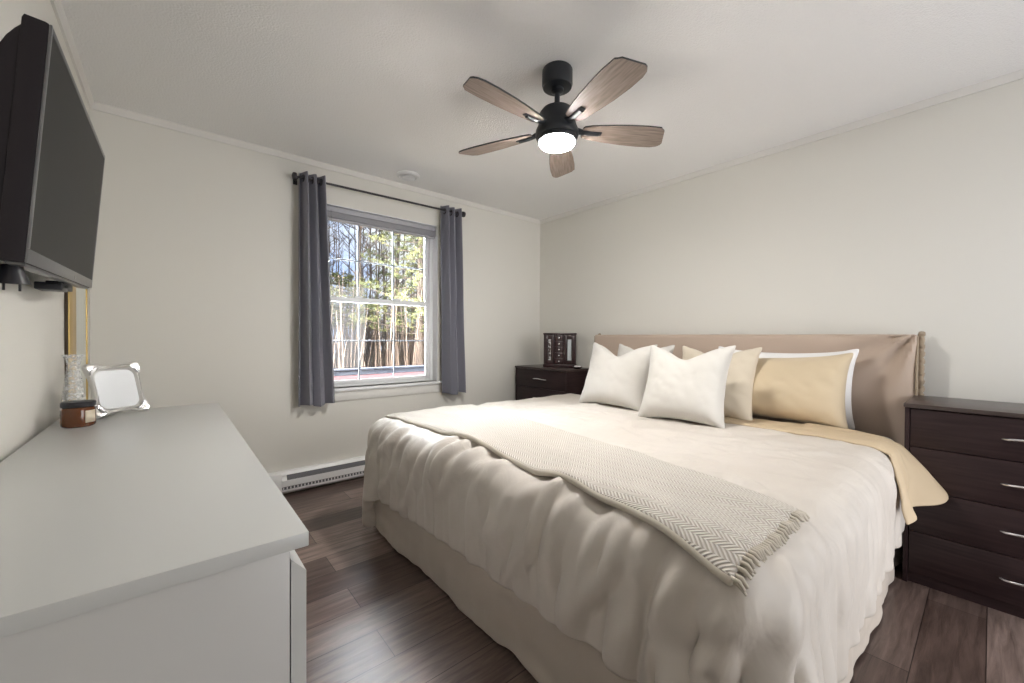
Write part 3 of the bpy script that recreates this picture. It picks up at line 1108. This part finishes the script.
# ------------------------------------------------------------------ pillows
def pillow_mesh(w, h, puff, seed, n=30, m_=None, steps=170):
    """two sheets joined at the seam, inflated; local x = width, y = height, z = thickness"""
    nh = max(10, int(n*h/w))
    rs = np.random.RandomState(seed)
    u = np.linspace(-w/2, w/2, n+1)
    v = np.linspace(-h/2, h/2, nh+1)
    U, V_ = np.meshgrid(u, v, indexing='ij')
    prof = ((1-(2*U/w)**2)*(1-(2*V_/h)**2))
    nt = (n+1)*(nh+1)
    idA = np.arange(nt).reshape(n+1, nh+1)
    idB = -np.ones_like(idA)
    inner = np.zeros_like(idA, bool)
    inner[1:-1, 1:-1] = True
    idB[~inner] = idA[~inner]
    idB[inner] = nt+np.arange(inner.sum())
    top = np.stack([U, V_, 0.01+0.05*prof+0.004*rs.randn(*U.shape)], -1)
    bot = np.stack([U, V_, -0.01-0.05*prof+0.004*rs.randn(*U.shape)], -1)
    top[~inner, 2] = 0
    P = np.zeros((nt+inner.sum(), 3))
    P[idA.ravel()] = top.reshape(-1, 3)
    P[idB[inner]] = bot[inner]
    E, LR = [], []
    du, dv = w/n, h/nh
    for ID in (idA, idB):
        for a, b_, l_ in ((ID[:-1], ID[1:], du), (ID[:, :-1], ID[:, 1:], dv)):
            E.append(np.stack([a.ravel(), b_.ravel()], 1))
            LR.append(np.full(a.size, l_))
        for a, b_ in ((ID[:-1, :-1], ID[1:, 1:]), (ID[1:, :-1], ID[:-1, 1:])):
            E.append(np.stack([a.ravel(), b_.ravel()], 1))
            LR.append(np.full(a.size, math.hypot(du, dv)))
    E = np.concatenate(E)
    LR = np.concatenate(LR)
    cnt = np.zeros(len(P))
    np.add.at(cnt, E.ravel(), 1)
    FA = np.stack([idA[:-1, :-1], idA[1:, :-1], idA[1:, 1:], idA[:-1, 1:]], -1).reshape(-1, 4)
    FB = np.stack([idB[:-1, :-1], idB[:-1, 1:], idB[1:, 1:], idB[1:, :-1]], -1).reshape(-1, 4)
    F = np.concatenate([FA, FB])
    Vel = np.zeros_like(P)
    nE = len(E)
    for s in range(steps):
        d1 = P[F[:, 2]]-P[F[:, 0]]
        d2 = P[F[:, 3]]-P[F[:, 1]]
        nrm = np.cross(d1, d2)*0.5
        f = np.zeros_like(P)
        for k in range(4):
            np.add.at(f, F[:, k], nrm*0.25)
        Vel = Vel*0.90+f*(puff*9.0)
        Q = P+Vel*0.02
        for it in range(7):
            dd = Q[E[:, 1]]-Q[E[:, 0]]
            ln = np.linalg.norm(dd, axis=1)
            stiff = np.where(ln > LR, 1.0, 0.35)
            c = dd*((ln-LR)/(ln+1e-9)*0.5*stiff)[:, None]
            acc = np.empty_like(Q)
            for ax in range(3):
                acc[:, ax] = np.bincount(E[:, 0], c[:, ax], len(Q))-np.bincount(E[:, 1], c[:, ax], len(Q))
            Q += acc/cnt[:, None]*1.6
        Vel = (Q-P)/0.02
        P = Q
    return P, F


def make_pillow(name, PF, material, loc, width_axis_deg, lean_deg, roll_deg=0, chop=0.0, label='', group=None, seed=0, cat='pillow', sag=0.0, seamcol=None):
    P, F = PF
    P = P.copy()
    hw, hh = np.abs(P[:, 0]).max(), np.abs(P[:, 1]).max()
    if chop:
        g = np.exp(-(P[:, 0]/(hw*0.42))**2)*np.clip((P[:, 1]/hh+0.15)/1.15, 0, 1)**1.6
        P[:, 1] -= chop*g
        P[:, 2] += np.sign(P[:, 2])*0.25*chop*np.exp(-((np.abs(P[:, 0])-hw*0.42)/(hw*0.3))**2)*np.clip(P[:, 1]/hh, 0, 1)*np.minimum(np.abs(P[:, 2])/0.05, 1)
    # settle: heavier base
    P[:, 2] *= 1+0.22*(-P[:, 1]/hh)
    for i in range(len(P)):
        x, y, z = P[i]
        k = min(abs(z)/0.03, 1)
        a = fbm(x*5+seed*3.1, y*5-seed, 1.0, 3)
        c = fbm(x*3-y*4+seed, (x+y)*8, seed*2.0, 2)
        P[i, 2] += math.copysign(1, z)*k*(0.006*a-0.005*math.exp(-(c/0.10)**2))
    t = tag(empty(name, loc), label, cat, group)
    me = bpy.data.meshes.new('pillow_cover')
    me.from_pydata(P.tolist(), [], F.tolist())
    me.update()
    o = mkobj('pillow_cover', me, material, t, True, 0)
    md = o.modifiers.new('smooth', 'SUBSURF')
    md.levels = md.render_levels = 1
    # local x -> world -Y (to the right in the picture), y -> up, z -> -X (faces the foot)
    Bm = Matrix(((0, 0, -1), (-1, 0, 0), (0, 1, 0))).to_4x4()
    Mx = Matrix.Rotation(math.radians(width_axis_deg), 4, 'Z') @ Matrix.Rotation(math.radians(lean_deg), 4, 'Y') @ Matrix.Rotation(math.radians(roll_deg), 4, 'X') @ Bm
    o.matrix_local = Matrix.Translation((0, 0, 0)) @ Mx
    # drop so the lowest point meets the bed top
    zs = [(Mx @ Vector(p)).z for p in P.tolist()]
    return t, o, min(zs)


sq = pillow_mesh(0.52, 0.50, 0.9, 1, n=32)
sq2 = pillow_mesh(0.50, 0.49, 0.8, 5, n=32)
kg2 = pillow_mesh(0.76, 0.46, 0.7, 7, n=42)
kg = pillow_mesh(0.92, 0.46, 0.8, 2, n=50)


def seat_pillow(PF, mt, name, x, y, ax, lean, roll, chop, label, seed, base=None, cat='pillow', group=None):
    t, o, mz = make_pillow(name, PF, mt, (x, y, 0), ax, lean, roll, chop, label, group, seed, cat)
    zb = base if base is not None else top_z(x-0.1, y)+0.002
    t.location.z = zb-mz-0.012
    t['kind_of_rest'] = ''
    del t['kind_of_rest']
    return t


seat_pillow(kg2, MT['pil_clean'], 'pillow', 2.76, 0.815, 0, 10, 0, 0, 'plain white pillow upright against the headboard behind the golden one', 4, base=0.62)
seat_pillow(kg, MT['pil_gold'], 'pillow', 2.655, 0.90, 0, 20, -1.5, 0.0, 'long golden beige pillow at the right side of the bed', 6, base=0.60)
seat_pillow(sq2, MT['pil_cream'], 'cushion', 2.52, 1.08, 2, 18, 0, 0.06, 'cream square cushion between the front white cushion and the golden pillow', 11, base=0.61, cat='cushion')
seat_pillow(sq2, MT['pil_white'], 'cushion', 2.58, 1.63, -3, 16, 0, 0.06, 'ivory square cushion standing behind the leftmost white cushion', 13, base=0.61, cat='cushion')
seat_pillow(sq, MT['pil_white'], 'cushion', 2.30, 1.63, 6, 22, 1, 0.095, 'white square cushion leftmost in the front row', 15, cat='cushion')
seat_pillow(sq, MT['pil_white'], 'cushion', 2.20, 1.11, 3, 22, -1, 0.085, 'white square cushion foremost on the bed, its base nearest the throw', 17, cat='cushion')


# ------------------------------------------------------------------ chests of drawers
def make_chest(name, xf, y0, y1, ztop, depth, label):
    """front faces -X; y0<y1"""
    t = tag(empty(name, (xf+depth/2, (y0+y1)/2, 0)), label, 'chest of drawers', 'dark four drawer chests beside the bed')
    E_, ET = MT['espresso'], MT['espresso_top']
    xb = xf+depth
    under(MB().box(xf-0.008, xb, y0, y1, ztop-0.018, ztop, 0.002).build('top', ET), t)
    under(MB().box(xf, xb, y0+0.004, y0+0.020, 0, ztop-0.018, 0.001).build('side_panel', E_), t)
    under(MB().box(xf, xb, y1-0.020, y1-0.004, 0, ztop-0.018, 0.001).build('side_panel', E_), t)
    under(MB().box(xb-0.012, xb-0.004, y0+0.020, y1-0.020, 0.02, ztop-0.018).build('back_panel', E_), t)
    under(MB().box(xf+0.018, xf+0.032, y0+0.020, y1-0.020, 0, 0.045).build('plinth', E_), t)
    zz = [0.047, 0.235, 0.423, 0.611, ztop-0.021]
    for a, b_ in zip(zz, zz[1:]):
        d = under(MB().box(xf+0.002, xf+0.018, y0+0.0225, y1-0.0225, a+0.0015, b_-0.0015, 0.0015).build('drawer', E_), t)
        zc_ = (a+b_)/2+0.0
        yc_ = (y0+y1)/2
        hb = MB()
        pts = []
        for k in range(15):
            s = -1+2*k/14
            pts.append((xf-0.004-0.020*(1-s**4)**0.8 if abs(s) < 1 else xf+0.002, yc_+0.086*s, zc_+0.008*(1-s*s)-0.002))
        hb.tube(pts, [0.0052]*15, 10)
        h = hb.build('handle', MT['chrome'])
        h.parent = d
        h.matrix_parent_inverse = Matrix.Translation(-Vector(t.location))
        # d's own matrix is offset by its parent; keep world position
        h.matrix_parent_inverse = Matrix.Identity(4)
    return t


make_chest('chest_of_drawers', 2.52, -0.49, 0.252, 0.802, 0.41, 'dark espresso chest of drawers right of the bed')
make_chest('chest_of_drawers', 2.63, 2.375, 3.065, 0.805, 0.385, 'dark espresso chest of drawers in the corner by the window')

# jewellery cabinet on the corner chest
JX, JY0, JY1, JZ = 2.78, 2.515, 2.815, 0.805
jc = tag(empty('jewelry_cabinet', (JX+0.07, (JY0+JY1)/2, JZ)), 'dark reddish wooden jewelry cabinet standing on the corner chest', 'jewelry box')
J = MT['jewel_wood']
b = MB()
jw = JY1-JY0
b.box(JX, JX+0.15, JY0, JY0+0.012, JZ+0.03, JZ+0.31)
b.box(JX, JX+0.15, JY1-0.012, JY1, JZ+0.03, JZ+0.31)
b.box(JX+0.138, JX+0.15, JY0+0.012, JY1-0.012, JZ+0.03, JZ+0.31)
b.box(JX+0.01, JX+0.138, JY0+jw*0.36, JY0+jw*0.375, JZ+0.03, JZ+0.31)
b.box(JX+0.01, JX+0.138, JY0+jw*0.665, JY0+jw*0.68, JZ+0.03, JZ+0.31)
under(b.build('body', J), jc)
under(MB().box(JX-0.008, JX+0.156, JY0-0.006, JY1+0.006, JZ+0.31, JZ+0.326, 0.003).build('lid', J), jc)
under(MB().box(JX-0.008, JX+0.156, JY0-0.006, JY1+0.006, JZ, JZ+0.03, 0.003).build('base', J), jc)
DW = mat('jewel_display', (0.55, 0.52, 0.52), 0.6)
noise_col(DW, (0.10, 0.06, 0.06), (0.85, 0.83, 0.83), 45, lo=0.45, hi=0.55)
for (a, b_), inner in (((JY0+0.012, JY0+jw*0.36), 'plain'), ((JY0+jw*0.68, JY1-0.012), 'mixed')):
    dm = MB()
    z0, z1 = JZ+0.034, JZ+0.306
    m_ = (b_-a)
    fwd = 0.026
    dm.box(JX-0.004, JX+0.008, a+0.001, a+fwd, z0, z1, 0.001)
    dm.box(JX-0.004, JX+0.008, b_-fwd, b_-0.001, z0, z1, 0.001)
    dm.box(JX-0.004, JX+0.008, a+fwd, b_-fwd, z0, z0+0.034, 0.001)
    dm.box(JX-0.004, JX+0.008, a+fwd, b_-fwd, z1-0.040, z1, 0.001)
    d = under(dm.build('door', J), jc)
    g = MB().box(JX+0.0, JX+0.003, a+fwd, b_-fwd, z0+0.034, z1-0.040).build('glass_panel', MT['pane'], smooth=False)
    g.parent = d
    under(MB().box(JX+0.012, JX+0.030, a+0.030, b_-0.030, z0+0.03, z1-0.035, 0.003).build('lining', MT['photo'] if inner == 'plain' else DW), jc)
for k in range(5):
    z0 = JZ+0.034+k*0.0545
    d = under(MB().box(JX-0.004, JX+0.01, JY0+jw*0.38, JY0+jw*0.66, z0, z0+0.0525, 0.002).build('drawer', J), jc)
    kn = MB().lathe([(0.0, -0.016), (0.006, -0.015), (0.007, -0.010), (0.003, -0.005), (0.003, 0)], (JX-0.003, (JY0+jw*0.52), z0+0.027), 14, 'X', caps=False).build('knob', MT['chrome'])
    kn.parent = d

jc.rotation_euler = (0, 0, math.radians(40))

# small dish
ds = tag(empty('trinket_dish', (2.71, 2.40+0.06, 0.805)), 'small dark dish holding a pale bar, beside the jewelry cabinet', 'dish')
dx, dy = 2.83, 2.43
ds.location = (dx, dy, 0.805)
under(MB().lathe([(0, 0), (0.030, 0.0), (0.034, 0.004), (0.046, 0.016), (0.044, 0.018), (0.032, 0.008), (0, 0.007)], (dx, dy, 0.805), 32, caps=False).build('bowl', MT['jewel_wood']), ds)
sp_ = tag(MB().box(dx-0.02, dx+0.02, dy-0.028, dy+0.028, 0.8135, 0.832, 0.007, 3).build('soap_bar', MT['pil_clean']), 'pale rounded bar lying in the small dark dish', 'soap bar')

# ------------------------------------------------------------------ white dresser
dr = tag(empty('dresser', (XL+0.26, 1.49, 0)), 'wide white low dresser along the left wall', 'dresser')
dX0, dX1, dY0, dY1, dZ = -0.315, 0.165, 0.689, 2.289, 0.78
under(MB().box(dX0, dX1, dY0, dY1, dZ-0.023, dZ, 0.0015).build('top', MT['white_lac']), dr)
under(MB().box(dX0+0.002, dX1-0.026, dY0+0.004, dY0+0.022, 0, dZ-0.0235, 0.001).build('side_panel', MT['white_side']), dr)
under(MB().box(dX0+0.002, dX1-0.026, dY1-0.022, dY1-0.004, 0, dZ-0.0235, 0.001).build('side_panel', MT['white_side']), dr)
under(MB().box(dX0+0.002, dX0+0.010, dY0+0.022, dY1-0.022, 0.05, dZ-0.0235).build('back_panel', MT['white_side']), dr)
under(MB().box(dX1-0.075, dX1-0.058, dY0+0.022, dY1-0.022, 0.0, 0.055).build('plinth', MT['white_side']), dr)
dzz = [0.060, 0.290, 0.520, dZ-0.034]
for ya, yb in ((dY0+0.003, (dY0+dY1)/2-0.0015), ((dY0+dY1)/2+0.0015, dY1-0.003)):
    for a, c in zip(dzz, dzz[1:]):
        z1 = c-0.004
        # front panel with the bevelled finger lip along its top edge
        pr = [(dX1-0.0245, a), (dX1-0.003, a), (dX1-0.003, z1-0.024), (dX1-0.0245, z1)]
        bb = MB()
        vs0 = [bb.bm.verts.new((x, ya, z)) for x, z in pr]
        vs1 = [bb.bm.verts.new((x, yb, z)) for x, z in pr]
        bb.bm.faces.new(vs0)
        bb.bm.faces.new(vs1[::-1])
        for k in range(4):
            bb.bm.faces.new((vs0[k], vs1[k], vs1[(k+1) % 4], vs0[(k+1) % 4]))
        under(bb.build('drawer', MT['white_lac'], smooth=False), dr)

# candle jar
cx, cy, cz = -0.240, 1.985, dZ
cd = tag(empty('candle_jar', (cx, cy, cz)), 'amber glass candle jar with a black lid on the dresser', 'candle')
under(MB().lathe([(0, 0.0), (0.037, 0), (0.041, 0.004), (0.042, 0.010), (0.042, 0.055), (0.039, 0.063), (0.034, 0.066), (0, 0.066)], (cx, cy, cz), 36, caps=False).build('jar', MT['amber']), cd)
under(MB().lathe([(0, 0.0662), (0.041, 0.0662), (0.0425, 0.069), (0.0425, 0.080), (0.040, 0.083), (0, 0.084)], (cx, cy, cz), 36, caps=False).build('lid', MT['black']), cd)
b = MB()
n = 10
a0, a1 = math.radians(-62), math.radians(-18)
r0 = [b.bm.verts.new((cx+0.0427*math.cos(a0+(a1-a0)*k/n), cy+0.0427*math.sin(a0+(a1-a0)*k/n), cz+0.014)) for k in range(n+1)]
r1 = [b.bm.verts.new((v.co.x, v.co.y, cz+0.054)) for v in r0]
for k in range(n):
    b.bm.faces.new((r0[k], r0[k+1], r1[k+1], r1[k]))
lb = under(b.build('label', MT['label']), cd)
lb.modifiers.new('thickness', 'SOLIDIFY').thickness = 0.0006

# glass vase
vx, vy = -0.262, 2.072
vs_ = tag(MB().lathe([(0.0, 0.0), (0.034, 0.0), (0.036, 0.006), (0.033, 0.05), (0.026, 0.12), (0.019, 0.18), (0.017, 0.20), (0.021, 0.222), (0.031, 0.238), (0.029, 0.238), (0.018, 0.222), (0.0145, 0.20), (0.017, 0.17), (0.023, 0.12), (0.030, 0.05), (0.031, 0.012), (0.0, 0.010)], (vx, vy, dZ), 24, caps=False).build('bud_vase', MT['vase'], angle=20),
          'slim clear cut-glass bud vase behind the amber candle jar', 'vase')

# silver photo frame leaning on its easel
fx, fy = -0.142, 2.138
pf = empty('photo_frame', (fx, fy, dZ))
tag(pf, 'ornate silver photo frame with a blank insert, leaning on the dresser', 'photo frame')
yawf = math.radians(36)
Mf = Matrix.Translation((0, 0, 0.006)) @ Matrix.Rotation(yawf, 4, 'Z') @ Matrix.Rotation(math.radians(-17), 4, 'X')
fw_, fh_ = 0.088, 0.100      # half width, half height (outer)
def frame_ring(k, n=80):
    pts = []
    for q in range(n):
        a = 2*PI*q/n
        c, s = math.cos(a), math.sin(a)
        p = 14.0
        r = (abs(c)**p+abs(s)**p)**(-1/p)
        x, z = r*c, r*s
        corner = (abs(c*s)*2)**5
        wav = 0.90+0.13*corner+0.012*math.sin(16*a)
        pts.append((x*fw_*k*wav, z*fh_*k*wav))
    return pts
b = MB()
rings = []
for k, yy in ((1.0, 0.004), (1.02, -0.002), (0.96, -0.010), (0.86, -0.006), (0.80, -0.011), (0.74, -0.006), (0.72, 0.0)):
    if k > 0.9:
        pts = frame_ring(k)
    else:
        pts = []
        for q in range(80):
            a = 2*PI*q/80
            c, s = math.cos(a), math.sin(a)
            p = 40.0
            r = (abs(c)**p+abs(s)**p)**(-1/p)
            cut = 1-0.10*(abs(c*s)*2)**40
            pts.append((r*c*fw_*k*cut, r*s*fh_*k*cut))
    rings.append([b.bm.verts.new((x, yy, z+fh_)) for x, z in pts])
for r0, r1 in zip(rings, rings[1:]):
    for q in range(80):
        b.bm.faces.new((r0[q], r0[(q+1) % 80], r1[(q+1) % 80], r1[q]))
b.xf(Mf)
b.build('frame', MT['silver'], pf, angle=50)
for sx in (-1, 1):
    for sz in (-1, 1):
        b = MB()
        for t_ in (0, 0.006):
            b.tube([(sx*fw_*0.60+sx*t_, -0.0105, fh_+sz*fh_*0.86), (sx*fw_*0.74+sx*t_, -0.0115, fh_+sz*fh_*0.74), (sx*fw_*0.88, -0.0105, fh_+sz*(fh_*0.58+t_))], 0.0036, 6)
        b.xf(Mf)
        b.build('ribbon_detail', MT['chrome'], pf)
MB().box(-fw_*0.76, fw_*0.76, -0.002, 0.002, fh_-fh_*0.77, fh_+fh_*0.77).xf(Mf).build('photo_insert', MT['photo'], pf, smooth=False)
b = MB().prism([(-0.022, 0.0), (0.022, 0.0), (0.012, 0.10), (-0.012, 0.10)], -0.0015, 0.0015, 'Y')
b.xf(Matrix.Rotation(yawf, 4, 'Z') @ Matrix.Translation((0, 0.105, 0.001)) @ Matrix.Rotation(math.radians(20), 4, 'X'))
b.build('easel_back', MT['black'], pf)
MB().box(-fw_*0.86, fw_*0.86, 0.003, 0.006, fh_*0.1, fh_*1.9).xf(Mf).build('backing', MT['black'], pf, smooth=False)

# ------------------------------------------------------------------ tall mirror on the left wall
mr = tag(empty('wall_mirror', (XL, 2.72, 0.3)), 'tall gold-framed mirror on the left wall beyond the television', 'mirror')
my0, my1, mz0, mz1, mx = 2.445, 2.925, 0.25, 1.62, XL+0.011
b = MB()
fwm = 0.016
b.box(XL+0.001, mx, my0, my0+0.004, mz0, mz1)
b.box(XL+0.001, mx, my1-0.004, my1, mz0, mz1)
b.box(XL+0.001, mx, my0, my1, mz0-0.004, mz0)
b.box(XL+0.001, mx, my0, my1, mz1, mz1+0.004)
under(b.build('frame_side', MT['brown_edge'], smooth=False), mr)
b = MB()
b.box(mx, mx+0.004, my0, my0+0.16, mz0, mz1, 0.002)
b.box(mx, mx+0.004, my1-fwm, my1, mz0, mz1, 0.002)
b.box(mx, mx+0.004, my0+0.16, my1-fwm, mz0, mz0+fwm, 0.002)
b.box(mx, mx+0.004, my0+0.16, my1-fwm, mz1-fwm, mz1, 0.002)
under(b.build('frame', MT['gold']), mr)
under(MB().box(XL+0.002, mx+0.001, my0+0.158, my1-fwm+0.002, mz0+fwm-0.002, mz1-fwm+0.002).build('mirror_glass', MT['mirror'], smooth=False), mr)

# ------------------------------------------------------------------ television
tv = empty('television', (-0.234, 1.303, 1.238))
tag(tv, 'black flat television with grey lower bezel tilted on the left wall', 'television')
# local frame: y = along length, z = screen up, x = screen normal
til, rol = 0.078, 0.030
ydir = Vector((0, math.cos(rol), math.sin(rol)))
zdir = Vector((math.sin(til), 0, math.cos(til)))
zdir = (zdir-ydir*zdir.dot(ydir)).normalized()
xdir = ydir.cross(zdir)
Mt = Matrix((xdir, ydir, zdir)).transposed().to_4x4()
TL, TH = 0.90, 0.506
prof = [(0.0, 0.0), (0.0, TH), (-0.006, TH+0.002), (-0.035, TH+0.002), (-0.040, TH-0.012), (-0.050, TH-0.030), (-0.066, TH-0.045), (-0.078, TH-0.075),
        (-0.082, TH-0.12), (-0.082, 0.05), (-0.074, 0.012), (-0.060, 0.0)]
def tvp(b, name, m, **k):
    b.xf(Mt)
    return b.build(name, m, tv, **k)
tvp(MB().prism([(-0.0005, 0.0), (-0.0005, TH), (-0.006, TH+0.002), (-0.035, TH+0.002), (-0.038, TH-0.006), (-0.038, 0.004), (-0.034, 0.0)], 0.0, TL, 'Y', 0.001), 'cabinet', MT['tv_black'])
tvp(MB().prism([(-0.037, 0.006), (-0.037, TH-0.018), (-0.046, TH-0.032), (-0.056, TH-0.052), (-0.066, TH-0.082), (-0.074, TH-0.13), (-0.076, 0.05), (-0.070, 0.010)], 0.004, TL-0.03, 'Y'), 'rear_housing', MT['tv_black'], smooth=False)
tvp(MB().box(0.0, 0.0025, 0.012, TL-0.012, 0.030, TH-0.012), 'screen', MT['tv_screen'], smooth=False)
b = MB()
b.box(0.0, 0.004, 0, TL, 0, 0.030, 0.001)
b.box(0.0, 0.004, 0, 0.0115, 0.030, TH, 0.001)
b.box(0.0, 0.004, TL-0.0115, TL, 0.030, TH, 0.001)
b.box(0.0, 0.004, 0.0115, TL-0.0115, TH-0.0115, TH, 0.001)
tvp(b, 'bezel', MT['tv_bezel'])
tvp(MB().box(-0.030, -0.002, 0.02, TL-0.02, -0.006, 0.0, 0.001), 'speaker_bar', MT['tv_bezel'])
tvp(MB().lathe([(0, 0.0), (0.006, 0.0), (0.006, 0.001), (0, 0.001)], (0.004, TL*0.60, 0.014), 16, 'X', caps=False), 'badge', MT['chrome'])
# wall mount
b = MB()
b.box(XL+0.001+0.234, XL+0.012+0.234, 0.25, 0.65, 0.10, 0.40, 0.002)
b.box(XL+0.010+0.234, -0.070, 0.38, 0.52, 0.16, 0.34, 0.004)
mo = b.build('wall_mount', MT['black'], tv)
b = MB().tube([(-0.070, 0.0, -0.012), (-0.070, 0.12, -0.014)], 0.024, 20)
b.build('mount_arm', mat('grey_arm', (0.13, 0.13, 0.15), 0.4), tv)
b = MB().tube([(-0.030, 0.07, 0.0), (-0.030, 0.07, -0.012), (-0.030, 0.073, -0.040)], [0.016, 0.018, 0.027], 16)
b.build('power_adapter', MT['black'], tv)
b = MB()
b.tube([(-0.040, 0.06, -0.040), (-0.040, 0.06, -0.056)], 0.0022, 6)
b.tube([(-0.020, 0.075, -0.040), (-0.020, 0.075, -0.056)], 0.0022, 6)
b.build('adapter_prong', MT['black'], tv)
b = MB().box(-0.078, -0.02, 0.53, 0.62, -0.014, 0.008, 0.003)
b.box(-0.06, -0.02, 0.56, 0.70, -0.006, 0.016, 0.003)
b.build('tilt_bracket', MT['black'], tv)

# ------------------------------------------------------------------ outdoors
structure(MB().box(-12, 30, YW+0.2, 45, -0.75, -0.65).build('ground', MT['ground'], smooth=False))
b = MB()
b.box(-0.6, 3.3, 4.32, 4.36, 0.20, 0.735)
for k in range(3):
    b.box(-0.6+k*1.6, -0.5+k*1.6, 4.36, 4.45, -0.65, 0.73)
dk = empty('deck_railing', (2.5, 4.35, -0.65))
tag(dk, 'grey solid deck railing outside the window', 'railing')
under(b.build('railing_panel', MT['deck_grey'], smooth=False), dk)
under(MB().box(-0.6, 3.3, 4.29, 4.38, 0.735, 0.752, 0.004).build('rail_cap', MT['deck_grey']), dk)
b = MB().box(-0.6, 3.3, 3.45, 4.26, 0.655, 0.682, 0.0)
b.box(-0.6, 3.3, 4.26, 4.315, 0.60, 0.682)
dd_ = tag(b.build('deck_roof', MT['deck_red'], smooth=False), 'faded red sloping boards just outside and below the window', 'deck boards')

rt_ = random.Random(11)


def tree_mesh(seed, h):
    r = random.Random(seed)
    b = MB()
    lean = (r.uniform(-.25, .25), r.uniform(-.2, .2))
    base = r.uniform(0.022, 0.05)
    pts = [(lean[0]*(k/6)**1.5+0.04*r.uniform(-1, 1)*(k > 0), lean[1]*(k/6)**1.5+0.04*r.uniform(-1, 1)*(k > 0), h*k/6) for k in range(7)]
    b.tube(pts, [base*(1-0.14*k) for k in range(7)], 6)
    for q in range(r.randint(22, 34)):
        f = r.uniform(0.16, 0.98)
        k = min(int(f*6), 5)
        t_ = f*6-k
        p = Vector(pts[k]).lerp(Vector(pts[k+1]), t_)
        a = r.uniform(0, 2*PI)
        ln = r.uniform(0.35, 1.3)*(1.15-f*0.6)
        upd = r.uniform(0.3, 1.0)
        d = Vector((math.cos(a), math.sin(a), upd)).normalized()
        p1 = p+d*ln*0.5+Vector((0, 0, 0.05*ln))
        p2 = p+d*ln+Vector((0, 0, 0.25*ln))
        b.tube([p, p1, p2], [base*0.32, base*0.22, 0.003], 4, caps=False)
        for w in range(3):
            a2 = r.uniform(0, 2*PI)
            d2 = (d+0.8*Vector((math.cos(a2), math.sin(a2), 0.4))).normalized()
            b.tube([p1, p1+d2*ln*r.uniform(.25, .55)], [base*0.15, 0.002], 3, caps=False)
    return b


protos = []
for s in range(7):
    o = tree_mesh(100+s, 6.5+0.6*s).build('bare_tree', MT['bark_tan'] if s % 3 else MT['bark_dark'], angle=0)
    protos.append(o)
lab = 'thin leafless tree standing in the woods outside the window'
spots = []
for k in range(105):
    y = 8.6+13.0*(k/105)**0.9
    f = rt_.uniform(0.12, 0.66)
    spots.append((f*y, y+rt_.uniform(-.4, .4)))
for k, (x, y) in enumerate(spots):
    pt = protos[k % 7]
    o = pt if k < 7 else pt.copy()
    if k >= 7:
        C.objects.link(o)
    o.location = (x, y, -0.66)
    o.rotation_euler = (0, 0, rt_.uniform(0, 6.28))
    sc_ = rt_.uniform(0.75, 1.15)
    o.scale = (sc_, sc_, sc_)
    tag(o, lab, 'tree', 'leafless trees in the woods outside')


def conifer(x, y, h, zb, rmax, seed, label, nb=70):
    r = random.Random(seed)
    t = tag(empty('evergreen_tree', (x, y, -0.66)), label, 'tree', 'evergreens outside the window')
    MB().tube([(0, 0, 0), (0.03, 0.02, h*0.5), (0, 0, h)], [0.09, 0.06, 0.01], 8).build('trunk', MT['bark_dark'], t)
    vb, fb = [], []
    br = MB()
    for q in range(nb):
        f = (q+0.5)/nb
        z = zb+(h-zb)*f
        a = q*2.399+r.uniform(-.3, .3)
        ln = rmax*(1-f)**0.7*r.uniform(0.65, 1.1)+0.15
        tip = Vector((math.cos(a)*ln, math.sin(a)*ln, z+ln*0.12))
        root = Vector((0, 0, z))
        br.tube([root, root.lerp(tip, .5)+Vector((0, 0, -.05*ln)), tip], [0.014, 0.009, 0.003], 4, caps=False)
        nc = int(ln*26)+5
        for c in range(nc):
            u = 0.18+0.86*(c+r.random())/nc
            sd = r.choice((-1, 1))
            side = Vector((-math.sin(a), math.cos(a), 0))*sd*r.uniform(0.02, 0.26)*ln*(1.1-u*0.6)
            p = root.lerp(tip, u)+side+Vector((0, 0, r.uniform(-.05, .07)))
            for nn in range(15):
                d = Vector((r.uniform(-1, 1), r.uniform(-1, 1), r.uniform(-.5, .9))).normalized()
                s_ = d.cross(Vector((r.uniform(-1, 1), r.uniform(-1, 1), r.uniform(-1, 1)))).normalized()*0.0065
                L_ = r.uniform(0.045, 0.085)
                i0 = len(vb)
                vb += [p-s_, p+s_, p+d*L_]
                fb.append((i0, i0+1, i0+2))
    br.build('branches', MT['bark_dark'], t, angle=0)
    me = bpy.data.meshes.new('foliage')
    me.from_pydata([tuple(v) for v in vb], [], fb)
    me.update()
    mkobj('foliage', me, MT['needles'], t, False)
    return t


conifer(3.75, 7.3, 5.6, 1.75, 1.25, 21, 'tall yellow-green evergreen filling the upper right of the window', 90)
conifer(2.65, 8.6, 3.0, 1.9, 0.9, 22, 'smaller yellow-green evergreen low in the left and middle upper panes', 36)

b = MB()
rb = random.Random(77)
for k in range(2400):
    y = rb.uniform(6.8, 22)
    x = y*rb.uniform(0.10, 0.68)
    hh = rb.uniform(0.8, 3.1)
    dx_, dy_ = rb.uniform(-.3, .3), rb.uniform(-.3, .3)
    b.tube([(x, y, -0.66), (x+dx_*.4, y+dy_*.4, -0.66+hh*.5), (x+dx_, y+dy_, -0.66+hh)], [0.016, 0.011, 0.003], 3, caps=False)
tag(b.build('undergrowth', MT['brush'], smooth=False), 'dense dry brown saplings and brush at the edge of the woods', 'undergrowth', kind='stuff')
